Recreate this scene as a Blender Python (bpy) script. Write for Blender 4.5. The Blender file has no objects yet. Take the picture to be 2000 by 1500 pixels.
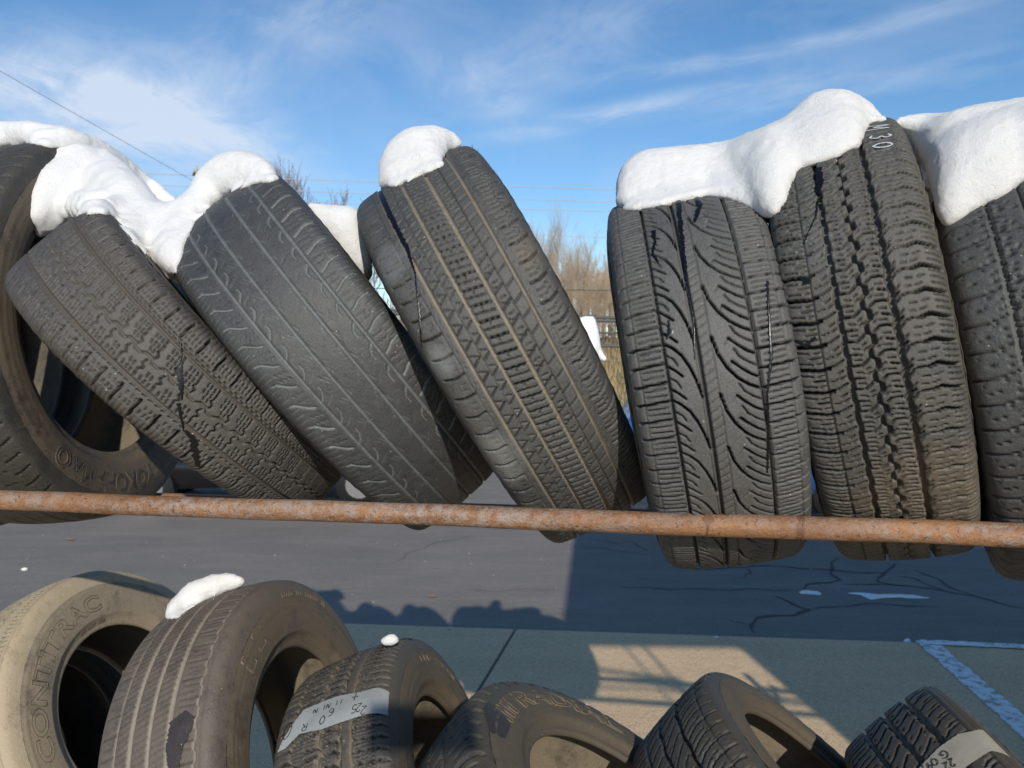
import bpy, bmesh, math, random
import numpy as np
from mathutils import Vector, Matrix, noise as mnoise
from mathutils.bvhtree import BVHTree
R_ = math.radians
random.seed(7); rng = np.random.default_rng(7)
scene = bpy.context.scene
COL = scene.collection

# ------------------------------------------------------------------ camera
H = 2.05
FPX = 1502.0                      # focal length for a 2000 px wide picture
PITCH = math.atan(50 / FPX)
cam_d = bpy.data.cameras.new('camera'); cam = bpy.data.objects.new('camera', cam_d); COL.objects.link(cam)
cam_d.sensor_width = 36.0; cam_d.lens = 36.0 * FPX / 2000; cam_d.clip_end = 6000; cam_d.clip_start = .02
cam.location = (0, 0, H); cam.rotation_euler = (math.pi / 2 - PITCH, 0, 0)
cam_d.dof.use_dof = True; cam_d.dof.focus_distance = 1.35; cam_d.dof.aperture_fstop = 9.0
scene.camera = cam

# ------------------------------------------------------------------ daylight
SUN_EL = 26.5; SUN_AZ = -8.0      # heading of the rays: 8 degrees to the left of forward
SUN_STRENGTH = 3.9; SKY_STRENGTH = 0.135
world = bpy.data.worlds.new('World'); scene.world = world; world.use_nodes = True
sd = bpy.data.lights.new('sun', 'SUN'); sd.energy = SUN_STRENGTH; sd.angle = R_(.53); sd.color = (1, .93, .82)
sun = bpy.data.objects.new('sun', sd); COL.objects.link(sun)
ray_dir = Vector((math.sin(R_(SUN_AZ)) * math.cos(R_(SUN_EL)), math.cos(R_(SUN_AZ)) * math.cos(R_(SUN_EL)), -math.sin(R_(SUN_EL))))
sun.rotation_euler = ray_dir.to_track_quat('-Z', 'Y').to_euler(); sun.location = (3, -12, 9)
vs = scene.view_settings; vs.view_transform = 'Standard'; vs.look = 'None'; vs.gamma = 1; vs.use_curve_mapping = False
vs.exposure = 0.0

FW = Vector((0, math.cos(PITCH), -math.sin(PITCH))); UP = Vector((0, math.sin(PITCH), math.cos(PITCH))); CAMP = Vector((0, 0, H))
def ray(x, y):
    return FW + Vector((1, 0, 0)) * ((x - 1000) / FPX) + UP * ((750 - y) / FPX)
def at(x, y, Y):
    d = ray(x, y); return CAMP + d * (Y / d.y)
def gnd(x, y, z=0.0):
    d = ray(x, y); return CAMP + d * ((z - H) / d.z)

# ------------------------------------------------------------------ node helpers
def newmat(name):
    m = bpy.data.materials.new(name); m.use_nodes = True
    nt = m.node_tree; b = nt.nodes['Principled BSDF']
    return m, nt, b
def N(nt, typ, **kw):
    n = nt.nodes.new(typ)
    for k, v in kw.items():
        if k.startswith('i_'):
            key = k[2:]; key = int(key) if key.isdigit() else key.replace('_', ' ')
            n.inputs[key].default_value = v
        else: setattr(n, k, v)
    return n
def L(nt, a, ao, b, bi):
    nt.links.new(a.outputs[ao], b.inputs[bi])
def mixc(nt, fac, a, b, blend='MIX'):
    m = nt.nodes.new('ShaderNodeMix'); m.data_type = 'RGBA'; m.blend_type = blend
    for s, v in ((m.inputs[0], fac), (m.inputs[6], a), (m.inputs[7], b)):
        if hasattr(v, 'is_output'): nt.links.new(v, s)
        else: s.default_value = v if not isinstance(v, tuple) or len(v) == 4 else (*v, 1)
    return m.outputs[2]
def mathn(nt, op, a, b=0.0, c=0.0, clamp=False):
    m = nt.nodes.new('ShaderNodeMath'); m.operation = op; m.use_clamp = clamp
    for s, v in zip(m.inputs, (a, b, c)):
        if hasattr(v, 'is_output'): nt.links.new(v, s)
        else: s.default_value = v
    return m.outputs[0]
def noise_(nt, vec, scale, detail=4, rough=.55, dist=0.0, dim='3D'):
    n = nt.nodes.new('ShaderNodeTexNoise'); n.noise_dimensions = dim
    n.inputs['Scale'].default_value = scale; n.inputs['Detail'].default_value = detail
    n.inputs['Roughness'].default_value = rough; n.inputs['Distortion'].default_value = dist
    if vec is not None: nt.links.new(vec, n.inputs['Vector'])
    return n.outputs[0]
def ramp(nt, fac, stops, interp='LINEAR'):
    r = nt.nodes.new('ShaderNodeValToRGB'); r.color_ramp.interpolation = interp
    e = r.color_ramp.elements
    while len(e) < len(stops): e.new(.5)
    for k, (p, c) in enumerate(stops):
        e[k].position = p
        e[k].color = (c, c, c, 1) if not isinstance(c, tuple) else (*c, 1)
    nt.links.new(fac, r.inputs[0]); return r.outputs[0]
def bump(nt, h, strength, dist, b, prev=None):
    n = nt.nodes.new('ShaderNodeBump'); n.inputs['Strength'].default_value = strength; n.inputs['Distance'].default_value = dist
    nt.links.new(h, n.inputs['Height'])
    if prev: nt.links.new(prev, n.inputs['Normal'])
    if b: nt.links.new(n.outputs[0], b.inputs['Normal'])
    return n.outputs[0]
def ocoord(nt, scale=(1, 1, 1), out='Object'):
    tc = nt.nodes.new('ShaderNodeTexCoord'); mp = nt.nodes.new('ShaderNodeMapping'); mp.inputs['Scale'].default_value = scale
    nt.links.new(tc.outputs[out], mp.inputs[0]); return mp.outputs[0]

# ------------------------------------------------------------------ sky with thin cloud
def build_world():
    nt = world.node_tree; nt.nodes.clear()
    out = nt.nodes.new('ShaderNodeOutputWorld'); bg = nt.nodes.new('ShaderNodeBackground')
    sky = nt.nodes.new('ShaderNodeTexSky'); sky.sky_type = 'NISHITA'; sky.sun_disc = False
    sky.sun_elevation = R_(SUN_EL); sky.sun_rotation = R_(180 + SUN_AZ); sky.air_density = 1.0; sky.dust_density = .05; sky.ozone_density = 2.6
    tc = nt.nodes.new('ShaderNodeTexCoord'); gen = tc.outputs['Generated']
    def dot(v):
        n = nt.nodes.new('ShaderNodeVectorMath'); n.operation = 'DOT_PRODUCT'; nt.links.new(gen, n.inputs[0]); n.inputs[1].default_value = v
        return n.outputs['Value']
    total = None
    # direction of each cloud (as pixels of the photograph), spread along / across, tilt, strength, noise scale
    blobs = [(60, 175, 260, 75, 4, .66, 11), (250, 225, 250, 60, 14, .6, 12), (425, 262, 130, 26, 20, .55, 12), (470, 100, 320, 80, -22, .26, 6), (620, 30, 160, 30, -40, .3, 8),
             (1250, 212, 260, 17, -11, .46, 8), (1360, 125, 200, 12, -10, .32, 9), (935, 175, 130, 45, 32, .42, 9), (1120, 80, 260, 60, -25, .26, 6),
             (1760, 40, 200, 14, -16, .22, 8), (1650, 170, 260, 20, -12, .18, 8), (200, 330, 300, 40, 4, .3, 9), (330, 215, 90, 20, 30, .35, 12)]
    for (px, py, sa, sb, ang, st, nsc) in blobs:
        c = ray(px, py).normalized(); r = R_(ang)
        right = Vector((1, 0, 0)) * math.cos(r) - UP * math.sin(r); a = (right - c * right.dot(c)).normalized(); b = c.cross(a)
        da, db, dc = dot(a), dot(b), dot(c)
        cv = nt.nodes.new('ShaderNodeCombineXYZ'); nt.links.new(da, cv.inputs[0]); nt.links.new(db, cv.inputs[1]); nt.links.new(dc, cv.inputs[2])
        mp = nt.nodes.new('ShaderNodeMapping'); asp = min(5.0, max(1.4, sa / sb / 2)); mp.inputs['Scale'].default_value = (1.0, asp, 1.0); mp.inputs['Location'].default_value = (px * .01, py * .013, 1)
        nt.links.new(cv.outputs[0], mp.inputs[0])
        nz = noise_(nt, mp.outputs[0], nsc, 7, .62, .7)
        nz = ramp(nt, nz, [(.38, 0.0), (.64, 1.0)])
        ga = mathn(nt, 'POWER', mathn(nt, 'DIVIDE', da, sa / FPX), 2.0); gb = mathn(nt, 'POWER', mathn(nt, 'DIVIDE', db, sb / FPX), 2.0)
        e = mathn(nt, 'EXPONENT', mathn(nt, 'MULTIPLY', mathn(nt, 'ADD', ga, gb), -1.0))
        e = mathn(nt, 'MULTIPLY', e, mathn(nt, 'GREATER_THAN', dc, 0.0))
        e = mathn(nt, 'MULTIPLY', e, mathn(nt, 'MULTIPLY_ADD', nz, .8, .2)); e = mathn(nt, 'MULTIPLY', e, st * 1.25)
        total = e if total is None else mathn(nt, 'ADD', total, e)
    # faint streaks of cirrus over the whole sky
    mp = nt.nodes.new('ShaderNodeMapping'); mp.inputs['Scale'].default_value = (2.0, 2.0, 7.0); mp.inputs['Rotation'].default_value = (0, R_(14), 0); nt.links.new(gen, mp.inputs[0])
    ci = ramp(nt, noise_(nt, mp.outputs[0], 1.6, 7, .6, .8), [(.48, 0.0), (.8, .2)])
    total = mathn(nt, 'ADD', total, ci)
    total = mathn(nt, 'MINIMUM', total, .8)
    # above the horizon only
    sep = nt.nodes.new('ShaderNodeSeparateXYZ'); nt.links.new(gen, sep.inputs[0])
    total = mathn(nt, 'MULTIPLY', total, mathn(nt, 'MULTIPLY', sep.outputs[2], 20.0, clamp=True))
    hsv = nt.nodes.new('ShaderNodeHueSaturation'); hsv.inputs['Saturation'].default_value = 1.2; hsv.inputs['Value'].default_value = SKY_VALUE
    nt.links.new(sky.outputs[0], hsv.inputs['Color'])
    colr = mixc(nt, total, hsv.outputs[0], CLOUD)
    nt.links.new(colr, bg.inputs['Color']); bg.inputs['Strength'].default_value = SKY_STRENGTH
    nt.links.new(bg.outputs[0], out.inputs['Surface'])
SKY_VALUE = 1.0
CLOUD = (5.4, 6.0, 6.9, 1)
build_world()

# ------------------------------------------------------------------ object helpers
def tag(o, label=None, cat=None, group=None, kind=None):
    if label: o['label'] = label
    if cat: o['category'] = cat
    if group: o['group'] = group
    if kind: o['kind'] = kind
    return o
def link(o, parent=None):
    COL.objects.link(o)
    if parent: o.parent = parent
    return o
def empty(name, loc=(0, 0, 0), rot=None):
    o = bpy.data.objects.new(name, None); COL.objects.link(o); o.location = loc; o.empty_display_size = .05
    if rot: o.rotation_euler = rot
    return o
def fast_mesh(name, V, Q, mat, parent=None, smooth=True, attrs=None, tri=False):
    """mesh object from numpy arrays of vertices and quads"""
    V = np.asarray(V, dtype=np.float32).reshape(-1, 3); Q = np.asarray(Q, dtype=np.int32); k = Q.shape[1]
    me = bpy.data.meshes.new(name); me.vertices.add(len(V)); me.vertices.foreach_set('co', V.ravel())
    me.loops.add(Q.size); me.loops.foreach_set('vertex_index', Q.ravel())
    me.polygons.add(len(Q)); me.polygons.foreach_set('loop_start', np.arange(0, Q.size, k, dtype=np.int32))
    try: me.polygons.foreach_set('loop_total', np.full(len(Q), k, dtype=np.int32))
    except Exception: pass
    me.polygons.foreach_set('use_smooth', np.full(len(Q), smooth, dtype=bool))
    for an, av in (attrs or {}).items():
        at_ = me.attributes.new(an, 'FLOAT', 'POINT'); at_.data.foreach_set('value', np.asarray(av, dtype=np.float32).ravel())
    me.update(calc_edges=True)
    if mat: me.materials.append(mat)
    return link(bpy.data.objects.new(name, me), parent)
def bm_obj(name, bm, mat, parent=None, smooth=False):
    me = bpy.data.meshes.new(name); bm.normal_update(); bm.to_mesh(me); bm.free()
    if mat: me.materials.append(mat)
    if smooth: me.polygons.foreach_set('use_smooth', [True] * len(me.polygons))
    return link(bpy.data.objects.new(name, me), parent)
def bm_box(bm, c, s, M=None):
    vs_ = []
    for dx in (-.5, .5):
        for dy in (-.5, .5):
            for dz in (-.5, .5):
                p = Vector((dx * s[0], dy * s[1], dz * s[2]))
                if M: p = M @ p
                vs_.append(bm.verts.new(Vector(c) + p))
    for f in ((0, 1, 3, 2), (4, 6, 7, 5), (0, 4, 5, 1), (2, 3, 7, 6), (0, 2, 6, 4), (1, 5, 7, 3)):
        bm.faces.new([vs_[i] for i in f])
def bm_tube(bm, pts, rad, n=8, cap=True):
    pts = [Vector(p) for p in pts]; rings = []
    rads = rad if isinstance(rad, (list, tuple)) else [rad] * len(pts)
    for i, p in enumerate(pts):
        t = (pts[min(i + 1, len(pts) - 1)] - pts[max(i - 1, 0)]).normalized()
        a = t.cross(Vector((0, 0, 1)))
        if a.length < 1e-3: a = t.cross(Vector((1, 0, 0)))
        a.normalize(); b = t.cross(a)
        rings.append([bm.verts.new(p + (a * math.cos(2 * math.pi * k / n) + b * math.sin(2 * math.pi * k / n)) * rads[i]) for k in range(n)])
    for r0, r1 in zip(rings, rings[1:]):
        for k in range(n): bm.faces.new((r0[k], r0[(k + 1) % n], r1[(k + 1) % n], r1[k]))
    if cap and n > 2:
        bm.faces.new(rings[0][::-1]); bm.faces.new(rings[-1])
def flat_poly(name, pts, z, mat, parent=None):
    bm = bmesh.new(); bm.faces.new([bm.verts.new((p[0], p[1], z)) for p in pts]); return bm_obj(name, bm, mat, parent)

# ------------------------------------------------------------------ materials
def rubber(name, base, dust, amount, groove, groove_dust_shade=.8, rough=.52, patch=None, sip=.85):
    """base rubber, dust colour, share of dust over the tread, groove colour (dust; painted shade on the sweeping tread)"""
    m, nt, b = newmat(name)
    v = ocoord(nt)
    n1 = noise_(nt, v, 9, 6, .6); n2 = noise_(nt, v, 55, 5, .65); n3 = noise_(nt, v, 420, 3, .6); n4 = noise_(nt, v, 3.2, 3, .5, .4)
    c = mixc(nt, ramp(nt, n2, [(.3, 0.0), (.7, 1.0)]), tuple(x * .66 for x in base), tuple(x * 1.34 for x in base)); c = mixc(nt, mathn(nt, 'MULTIPLY', ramp(nt, n3, [(.42, 0.0), (.66, 1.0)]), .75), c, tuple(x * 2.1 for x in base))
    f = mathn(nt, 'ADD', mathn(nt, 'MULTIPLY', n1, .9), mathn(nt, 'MULTIPLY', n2, .5))
    f = mathn(nt, 'ADD', f, mathn(nt, 'MULTIPLY', n4, .6))
    f = ramp(nt, f, [(.80, 0.0), (1.2, 1.0)])
    f = mathn(nt, 'MULTIPLY_ADD', f, .75, .25)
    f = mathn(nt, 'MULTIPLY', f, amount, clamp=True)
    f = mathn(nt, 'MULTIPLY', f, mathn(nt, 'MULTIPLY_ADD', n3, 1.2, .4), clamp=True)
    c = mixc(nt, f, c, dust)
    at_ = nt.nodes.new('ShaderNodeAttribute'); at_.attribute_name = 'grv'
    g = mathn(nt, 'MULTIPLY', at_.outputs['Fac'], groove_dust_shade, clamp=True)
    g = mathn(nt, 'MULTIPLY', g, mathn(nt, 'MULTIPLY_ADD', n2, 1.1, .35), clamp=True)
    c = mixc(nt, g, c, groove)
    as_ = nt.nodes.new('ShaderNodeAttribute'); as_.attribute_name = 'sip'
    c = mixc(nt, mathn(nt, 'MULTIPLY', as_.outputs['Fac'], sip, clamp=True), c, (.010, .010, .010))     # near-black sipes: shade of the narrow cuts put into the unscuffed rubber colour
    # scuffs: short pale scratches
    sv = ocoord(nt, (1, 1.0, .22)); sc = noise_(nt, sv, 170, 3, .7, 1.2); sc = ramp(nt, sc, [(.63, 0.0), (.72, 1.0)])
    sc2 = ramp(nt, noise_(nt, v, 14, 3, .5), [(.45, 0.0), (.65, .55)])
    c = mixc(nt, mathn(nt, 'MULTIPLY', sc, sc2), c, tuple(min(1, x * 2.4 + .02) for x in base))
    # grit specks
    vo = nt.nodes.new('ShaderNodeTexVoronoi'); vo.inputs['Scale'].default_value = 85; nt.links.new(v, vo.inputs['Vector'])
    sp = mathn(nt, 'LESS_THAN', vo.outputs['Distance'], .075)
    sel = mathn(nt, 'GREATER_THAN', noise_(nt, vo.outputs['Position'], 37, 1, .5), .60)
    c = mixc(nt, mathn(nt, 'MULTIPLY', sp, sel), c, (.42, .36, .28))
    if patch:   # a washed, wetter patch or pale scuffed zone: (centre xyz, radius, colour)
        for (cx, cy, cz, rad, pc, pf) in patch:
            sub = nt.nodes.new('ShaderNodeVectorMath'); sub.operation = 'SUBTRACT'; nt.links.new(v, sub.inputs[0]); sub.inputs[1].default_value = (cx, cy, cz)
            ln = nt.nodes.new('ShaderNodeVectorMath'); ln.operation = 'LENGTH'; nt.links.new(sub.outputs[0], ln.inputs[0])
            k = mathn(nt, 'ADD', mathn(nt, 'DIVIDE', ln.outputs['Value'], rad), mathn(nt, 'MULTIPLY', n1, 1.4))
            k = ramp(nt, mathn(nt, 'MULTIPLY', k, .5), [(.60, pf), (.78, 0.0)])
            c = mixc(nt, mathn(nt, 'MULTIPLY', k, n2, clamp=True) if pf < .9 else k, c, pc)
    nt.links.new(c, b.inputs['Base Color'])
    r = mathn(nt, 'MULTIPLY_ADD', n2, .22, rough - .1); r = mathn(nt, 'ADD', r, mathn(nt, 'MULTIPLY', f, .25), clamp=True); nt.links.new(r, b.inputs['Roughness'])
    b.inputs['Specular IOR Level'].default_value = .5
    vc = nt.nodes.new('ShaderNodeTexVoronoi'); vc.feature = 'DISTANCE_TO_EDGE'; vc.inputs['Scale'].default_value = 130
    nt.links.new(ocoord(nt, (1, .55, .55)), vc.inputs['Vector']); ck = ramp(nt, vc.outputs['Distance'], [(.0, 0.0), (.09, 1.0)])
    h = mathn(nt, 'ADD', mathn(nt, 'MULTIPLY', n3, .7), mathn(nt, 'MULTIPLY', n2, 1.2)); h = mathn(nt, 'ADD', h, mathn(nt, 'MULTIPLY', ck, .10)); h = mathn(nt, 'SUBTRACT', h, mathn(nt, 'MULTIPLY', sc, .5))
    bump(nt, h, .7, .0011, b)
    return m

M_snow, nt, b = newmat('snow')
v = ocoord(nt); a1 = noise_(nt, v, 300, 5, .85); a2 = noise_(nt, v, 110, 4, .7); a3 = noise_(nt, v, 22, 4, .6)
c = mixc(nt, a2, (.89, .88, .86), (.94, .935, .915)); c = mixc(nt, ramp(nt, a1, [(.34, .7), (.50, 0.0)]), c, (.76, .77, .79)); nt.links.new(c, b.inputs['Base Color'])
b.inputs['Roughness'].default_value = .55; b.inputs['Subsurface Weight'].default_value = .12; b.inputs['Subsurface Radius'].default_value = (.012, .013, .015); b.inputs['Subsurface Scale'].default_value = .6
b.inputs['Specular IOR Level'].default_value = .35
p0 = bump(nt, a3, .35, .005, None); p0 = bump(nt, a2, .45, .0022, None, p0); bump(nt, a1, 1.0, .0030, b, p0)

def rusty(name, seed=0.0):
    m, nt, b = newmat(name)
    v = ocoord(nt, (1, 1, 1)); st = ocoord(nt, (.12, 1, 1))
    n1 = noise_(nt, st, 26, 6, .65, .3); n2 = noise_(nt, v, 240, 4, .7); n3 = noise_(nt, st, 7, 4, .6); n4 = noise_(nt, v, 60, 5, .7)
    c = mixc(nt, n2, (.11, .052, .026), (.31, .15, .068))
    c = mixc(nt, ramp(nt, n1, [(.40, 0.0), (.62, .85)]), c, (.37, .19, .09))
    k = mathn(nt, 'MULTIPLY', ramp(nt, n3, [(.42, 0.0), (.6, 1.0)]), ramp(nt, n4, [(.42, 0.0), (.6, 1.0)]))
    c = mixc(nt, mathn(nt, 'MULTIPLY', k, .8), c, (.34, .29, .26))
    c = mixc(nt, ramp(nt, noise_(nt, v, 95, 5, .75), [(.60, 0.0), (.72, .8)]), c, (.55, .22, .07))
    c = mixc(nt, ramp(nt, noise_(nt, v, 150, 5, .75), [(.56, 0.0), (.66, .9)]), c, (.075, .045, .032))
    nt.links.new(c, b.inputs['Base Color'])
    nt.links.new(mathn(nt, 'MULTIPLY_ADD', n2, .35, .36), b.inputs['Roughness']); b.inputs['Metallic'].default_value = .12
    b.inputs['Specular IOR Level'].default_value = .5
    bump(nt, mathn(nt, 'ADD', n2, mathn(nt, 'MULTIPLY', n4, 1.5)), .9, .0018, b)
    return m
M_rust = rusty('rusted_steel')
M_wetrust, nt, b = newmat('wet_rust'); b.inputs['Base Color'].default_value = (.15, .068, .034, 1); b.inputs['Roughness'].default_value = .6

def simple(name, col, rough=.7, metal=0.0, nscale=40, var=.25, bmp=0.0, spec=.5):
    m, nt, b = newmat(name); v = ocoord(nt); n = noise_(nt, v, nscale, 5, .6)
    nt.links.new(mixc(nt, n, tuple(x * (1 - var) for x in col), tuple(min(1, x * (1 + var)) for x in col)), b.inputs['Base Color'])
    b.inputs['Roughness'].default_value = rough; b.inputs['Metallic'].default_value = metal; b.inputs['Specular IOR Level'].default_value = spec
    if bmp: bump(nt, n, .6, bmp, b)
    return m

# ------------------------------------------------------------------ tyres
TY = {
'T0': dict(c=[-.9708, 1.6565, 2.1054], ax=[-.1669, .1254], R=.3713, W=.2527, ee=[-.0787, -.0489, .1355, .002], rim=.250),
'T1': dict(c=[-.5982, 1.4172, 2.0090], ax=[.3489, .7542], R=.3086, W=.1900, ee=[-.0639, .0312, .1819, .1780], rim=.182, pm=.9, dk=1.5),
'T2': dict(c=[-.3360, 1.4981, 2.0443], ax=[.2077, .6766], R=.3480, W=.2440, ee=[-.0461, .0103, .0761, .0771], rim=.200, dk=1.3),
'T3': dict(c=[-.0071, 1.4096, 2.0676], ax=[-.0063, .508], R=.3428, W=.2344, ee=[-.0477, -.0023, .0039, .0768], rim=.200, dk=1.15),
'T4': dict(c=[.3282, 1.3461, 2.0185], ax=[-.1746, .1612], R=.3296, W=.2400, ee=[.0196, -.0092, .0387, .0301], rim=.200, dk=1.7),
'T5': dict(c=[.6000, 1.3027, 2.076], ax=[-.4252, .1795], R=.3602, W=.2110, ee=[.0046, .0008, .0146, -.0074], rim=.200, dk=1.25),
'T6': dict(c=[.845, 1.236, 2.0542], ax=[-.48, .1792], R=.3446, W=.2488, ee=[-.0046, -.0242, -.0148, -.0165], rim=.200),
'A': dict(c=[-.9891, 1.8376, 1.1741], ax=[-.2911, .4335], R=.3439, W=.2401, ee=[-.0272, .0072, -.016, -.0035], rim=.202, dk=1.3),
'B': dict(c=[-.4721, 1.4349, 1.2639], ax=[-.2021, .3171], R=.3279, W=.2412, ee=[-.0469, -.0389, .0377, .0112], rim=.201, dk=1.3),
'C': dict(c=[-.1873, 1.3729, 1.2004], ax=[-.0885, .3874], R=.3103, W=.2299, ee=[-.0171, -.0157, .0169, -.0103], rim=.199, dk=1.4),
'D': dict(c=[.1517, 1.1752, 1.2361], ax=[-.1481, .9606], R=.3256, W=.2197, ee=[-.0544, .0015, .0564, -.0378], rim=.206),
'E': dict(c=[.5057, 1.2784, 1.216], ax=[-.0994, .8767], R=.3177, W=.2229, ee=[-.006, .035, -.0137, -.0034], rim=.219, dk=1.5),
'F': dict(c=[.8689, 1.2398, 1.1672], ax=[-.0957, .7363], R=.3296, W=.2306, ee=[-.0128, -.0008, .0345, .0185], rim=.200),
}
def tframe(t):
    th, ph = t['ax']; a = np.array([math.cos(ph) * math.cos(th), math.cos(ph) * math.sin(th), math.sin(ph)])
    v = np.array([0, -1, 0.]); v = v - a * (v @ a); v /= np.linalg.norm(v); e2 = np.cross(v, a)
    return a, v, e2
def deform(t, x, r, th):
    """(lateral, radius, angle) -> tyre-local x, y, z (X axle, -Y towards camera, Z up) with the sag of an unmounted tyre"""
    u = r * np.cos(th); w = r * np.sin(th); e = t['ee']
    u, w = u * (1 + e[0]) + e[1] * w, w * (1 - e[0]) + e[1] * u
    x = x * (1 + e[3] * w / .33)
    return np.stack([x + e[2] * w * w, -u, w], -1)
def tmatrix(t):
    a, v, e2 = tframe(t)
    return Matrix(((a[0], -v[0], e2[0], t['c'][0]), (a[1], -v[1], e2[1], t['c'][1]), (a[2], -v[2], e2[2], t['c'][2]), (0, 0, 0, 1)))
def catmull(P, n=12):
    P = np.array(P, float); P = np.vstack([2 * P[0] - P[1], P, 2 * P[-1] - P[-2]]); out = []
    for i in range(1, len(P) - 2):
        for k in range(n):
            u = k / n; p0, p1, p2, p3 = P[i - 1:i + 3]
            out.append(.5 * ((2 * p1) + (-p0 + p2) * u + (2 * p0 - 5 * p1 + 4 * p2 - p3) * u * u + (-p0 + 3 * p1 - 3 * p2 + p3) * u ** 3))
    out.append(P[-2]); return np.array(out)
def resample(P, step):
    d = np.r_[0, np.cumsum(np.linalg.norm(np.diff(P, axis=0), axis=1))]; n = max(2, int(round(d[-1] / step)) + 1); s = np.linspace(0, d[-1], n)
    return np.stack([np.interp(s, d, P[:, 0]), np.interp(s, d, P[:, 1])], -1), s
def profile(t):
    R, W, rim = t['R'], t['W'], t['rim']; k = min(1.0, (R - rim) / .135)
    half = catmull([(0, R), (.2 * W, R - .0015), (.36 * W, R - .0055 * k), (.42 * W, R - .0105 * k), (.455 * W, R - .020 * k), (.472 * W, R - .032 * k), (.482 * W, R - .046 * k)])
    mid = (R - .046 * k + rim) / 2
    side = catmull([(.482 * W, R - .046 * k), (.492 * W, R - .060 * k), (.497 * W, mid + .004), (.485 * W, (mid + rim) / 2 + .002), (.455 * W, rim + .016 * k), (.435 * W, rim + .007), (.43 * W, rim + .001), (.415 * W, rim - .003), (.385 * W, rim - .003), (.375 * W, rim + .004)])
    inner = catmull([(.375 * W, rim + .004), (.40 * W, rim + .02 * k), (.445 * W, mid), (.44 * W, R - .055 * k), (.40 * W, R - .03 * k), (.30 * W, R - .021), (0, R - .017)])
    return half, side, inner
def smooth01(x): x = np.clip(x, 0, 1); return x * x * (3 - 2 * x)
def seg_d(s, w, P, sg):
    s0, w0, s1, w1 = sg[:4]; sc = (s0 + s1) / 2
    ds = (s - sc + P / 2) % P - P / 2 + sc
    dx, dy = s1 - s0, w1 - w0; tt = np.clip(((ds - s0) * dx + (w - w0) * dy) / (dx * dx + dy * dy + 1e-9), 0, 1)
    return np.hypot(ds - s0 - tt * dx, w - w0 - tt * dy)
ACC = {}
def strokes(s, w, P, segs, D0=3.0, e=.68, pale=False):
    out = np.zeros_like(s)
    for sg in segs:
        hw = max(sg[4], .3); D = sg[5] if len(sg) > 5 else D0
        D = D * 1.5 + 1.5 if D > 2.0 else D
        lo, hi = min(sg[1], sg[3]) - hw - 1, max(sg[1], sg[3]) + hw + 1
        cols = (w[0] >= lo) & (w[0] <= hi)
        if not cols.any(): continue
        d = seg_d(s[:, cols], w[:, cols], P, sg)
        out[:, cols] = np.maximum(out[:, cols], D * smooth01((hw + e - d) / (2 * e)))
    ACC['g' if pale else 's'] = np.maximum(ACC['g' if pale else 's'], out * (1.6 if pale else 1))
    return out
def groove(s, w, w0, hw, D, P=1e9, amp=0.0, kind='tri', e=.72, ph=0.0):
    if amp:
        u = (s / P + ph) % 1.0
        if kind == 'tri': c = w0 + amp * (4 * np.abs(u - .5) - 1)
        elif kind == 'sq': c = w0 + amp * np.clip(np.sin(2 * np.pi * u) * 2.2, -1, 1)
        else: c = w0 + amp * np.sin(2 * np.pi * u)
    else: c = w0
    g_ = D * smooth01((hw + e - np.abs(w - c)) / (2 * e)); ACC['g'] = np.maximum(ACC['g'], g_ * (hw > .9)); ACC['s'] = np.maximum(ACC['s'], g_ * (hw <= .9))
    return g_
def poly_seg(pts, hw, D): return [(a[0], a[1], b_[0], b_[1], hw, D) for a, b_ in zip(pts, pts[1:])]
def flip(segs): return [(-a, -b_, -c_, -d, *r) for a, b_, c_, d, *r in segs]
def mirror(segs): return [(a, -b_, c_, -d, *r) for a, b_, c_, d, *r in segs]
def shift(segs, ds): return [(a + ds, b_, c_ + ds, d, *r) for a, b_, c_, d, *r in segs]
mx = np.maximum

def pat_T1(s, w, h):      # all-season tread with hooked blocks and a zigzag centre groove
    d = groove(s, w, 47, 2.3, 4.5); d = mx(d, groove(s, w, 1, 1.7, 4.5, 34, 3.2, 'sq')); d = mx(d, groove(s, w, -42, 2.3, 4.5))
    P = 34; S = []
    S += poly_seg([(6, 44), (2, 24), (4, 18), (-3, 13), (-1, 6)], .85, 3.5)
    for k in (9, 15.5): S += [(k + 3, 40, k + 1, 33, .7, 3), (k + 1, 28, k - 1, 21, .7, 3), (k, 17, k - 2, 11, .6, 3)]
    S += [(24, 40, 22.5, 32, .7, 3), (23, 27, 20, 20, .7, 3)]
    S += poly_seg([(2, -39), (5, -22), (0, -17), (7, -11), (5, -3)], .85, 3.5)
    for k in (11, 18): S += [(k, -36, k + 1.5, -29, .7, 3), (k + 3, -24, k + 5, -17, .7, 3)]
    S += [(26, -36, 28, -28, .7, 3)]
    d = mx(d, strokes(s, w, P, S))
    S = [(0, 62, 2, 100, 1.5, 4.5)]                       # right shoulder
    for k in (7, 14, 21, 28): S += [(k, 66, k + 1, 71, .6, 2.5), (k + 1, 76, k + 1.5, 82, .6, 2.5)]
    for k in (0, 11, 22): S += [(k, 53, k + 8, 54, .7, 3), (k + 5, 58, k + 12, 59, .6, 3)]
    S += [(3, -58, 0, -100, 1.7, 4.5)]
    for k in (8, 15, 24): S += [(k, -60, k - 1, -67, .6, 2.5), (k + 3, -72, k + 2, -80, .6, 2.5)]
    for k in (0, 11, 22): S += [(k, -48, k + 8, -50, .6, 3)]
    d = mx(d, strokes(s, w, 34, S))
    d = mx(d, strokes(s, w, 8.5, [(0, 84, 1, 120, .8, 1.6), (0, -84, 1, -120, .8, 1.6)]))
    return d
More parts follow.
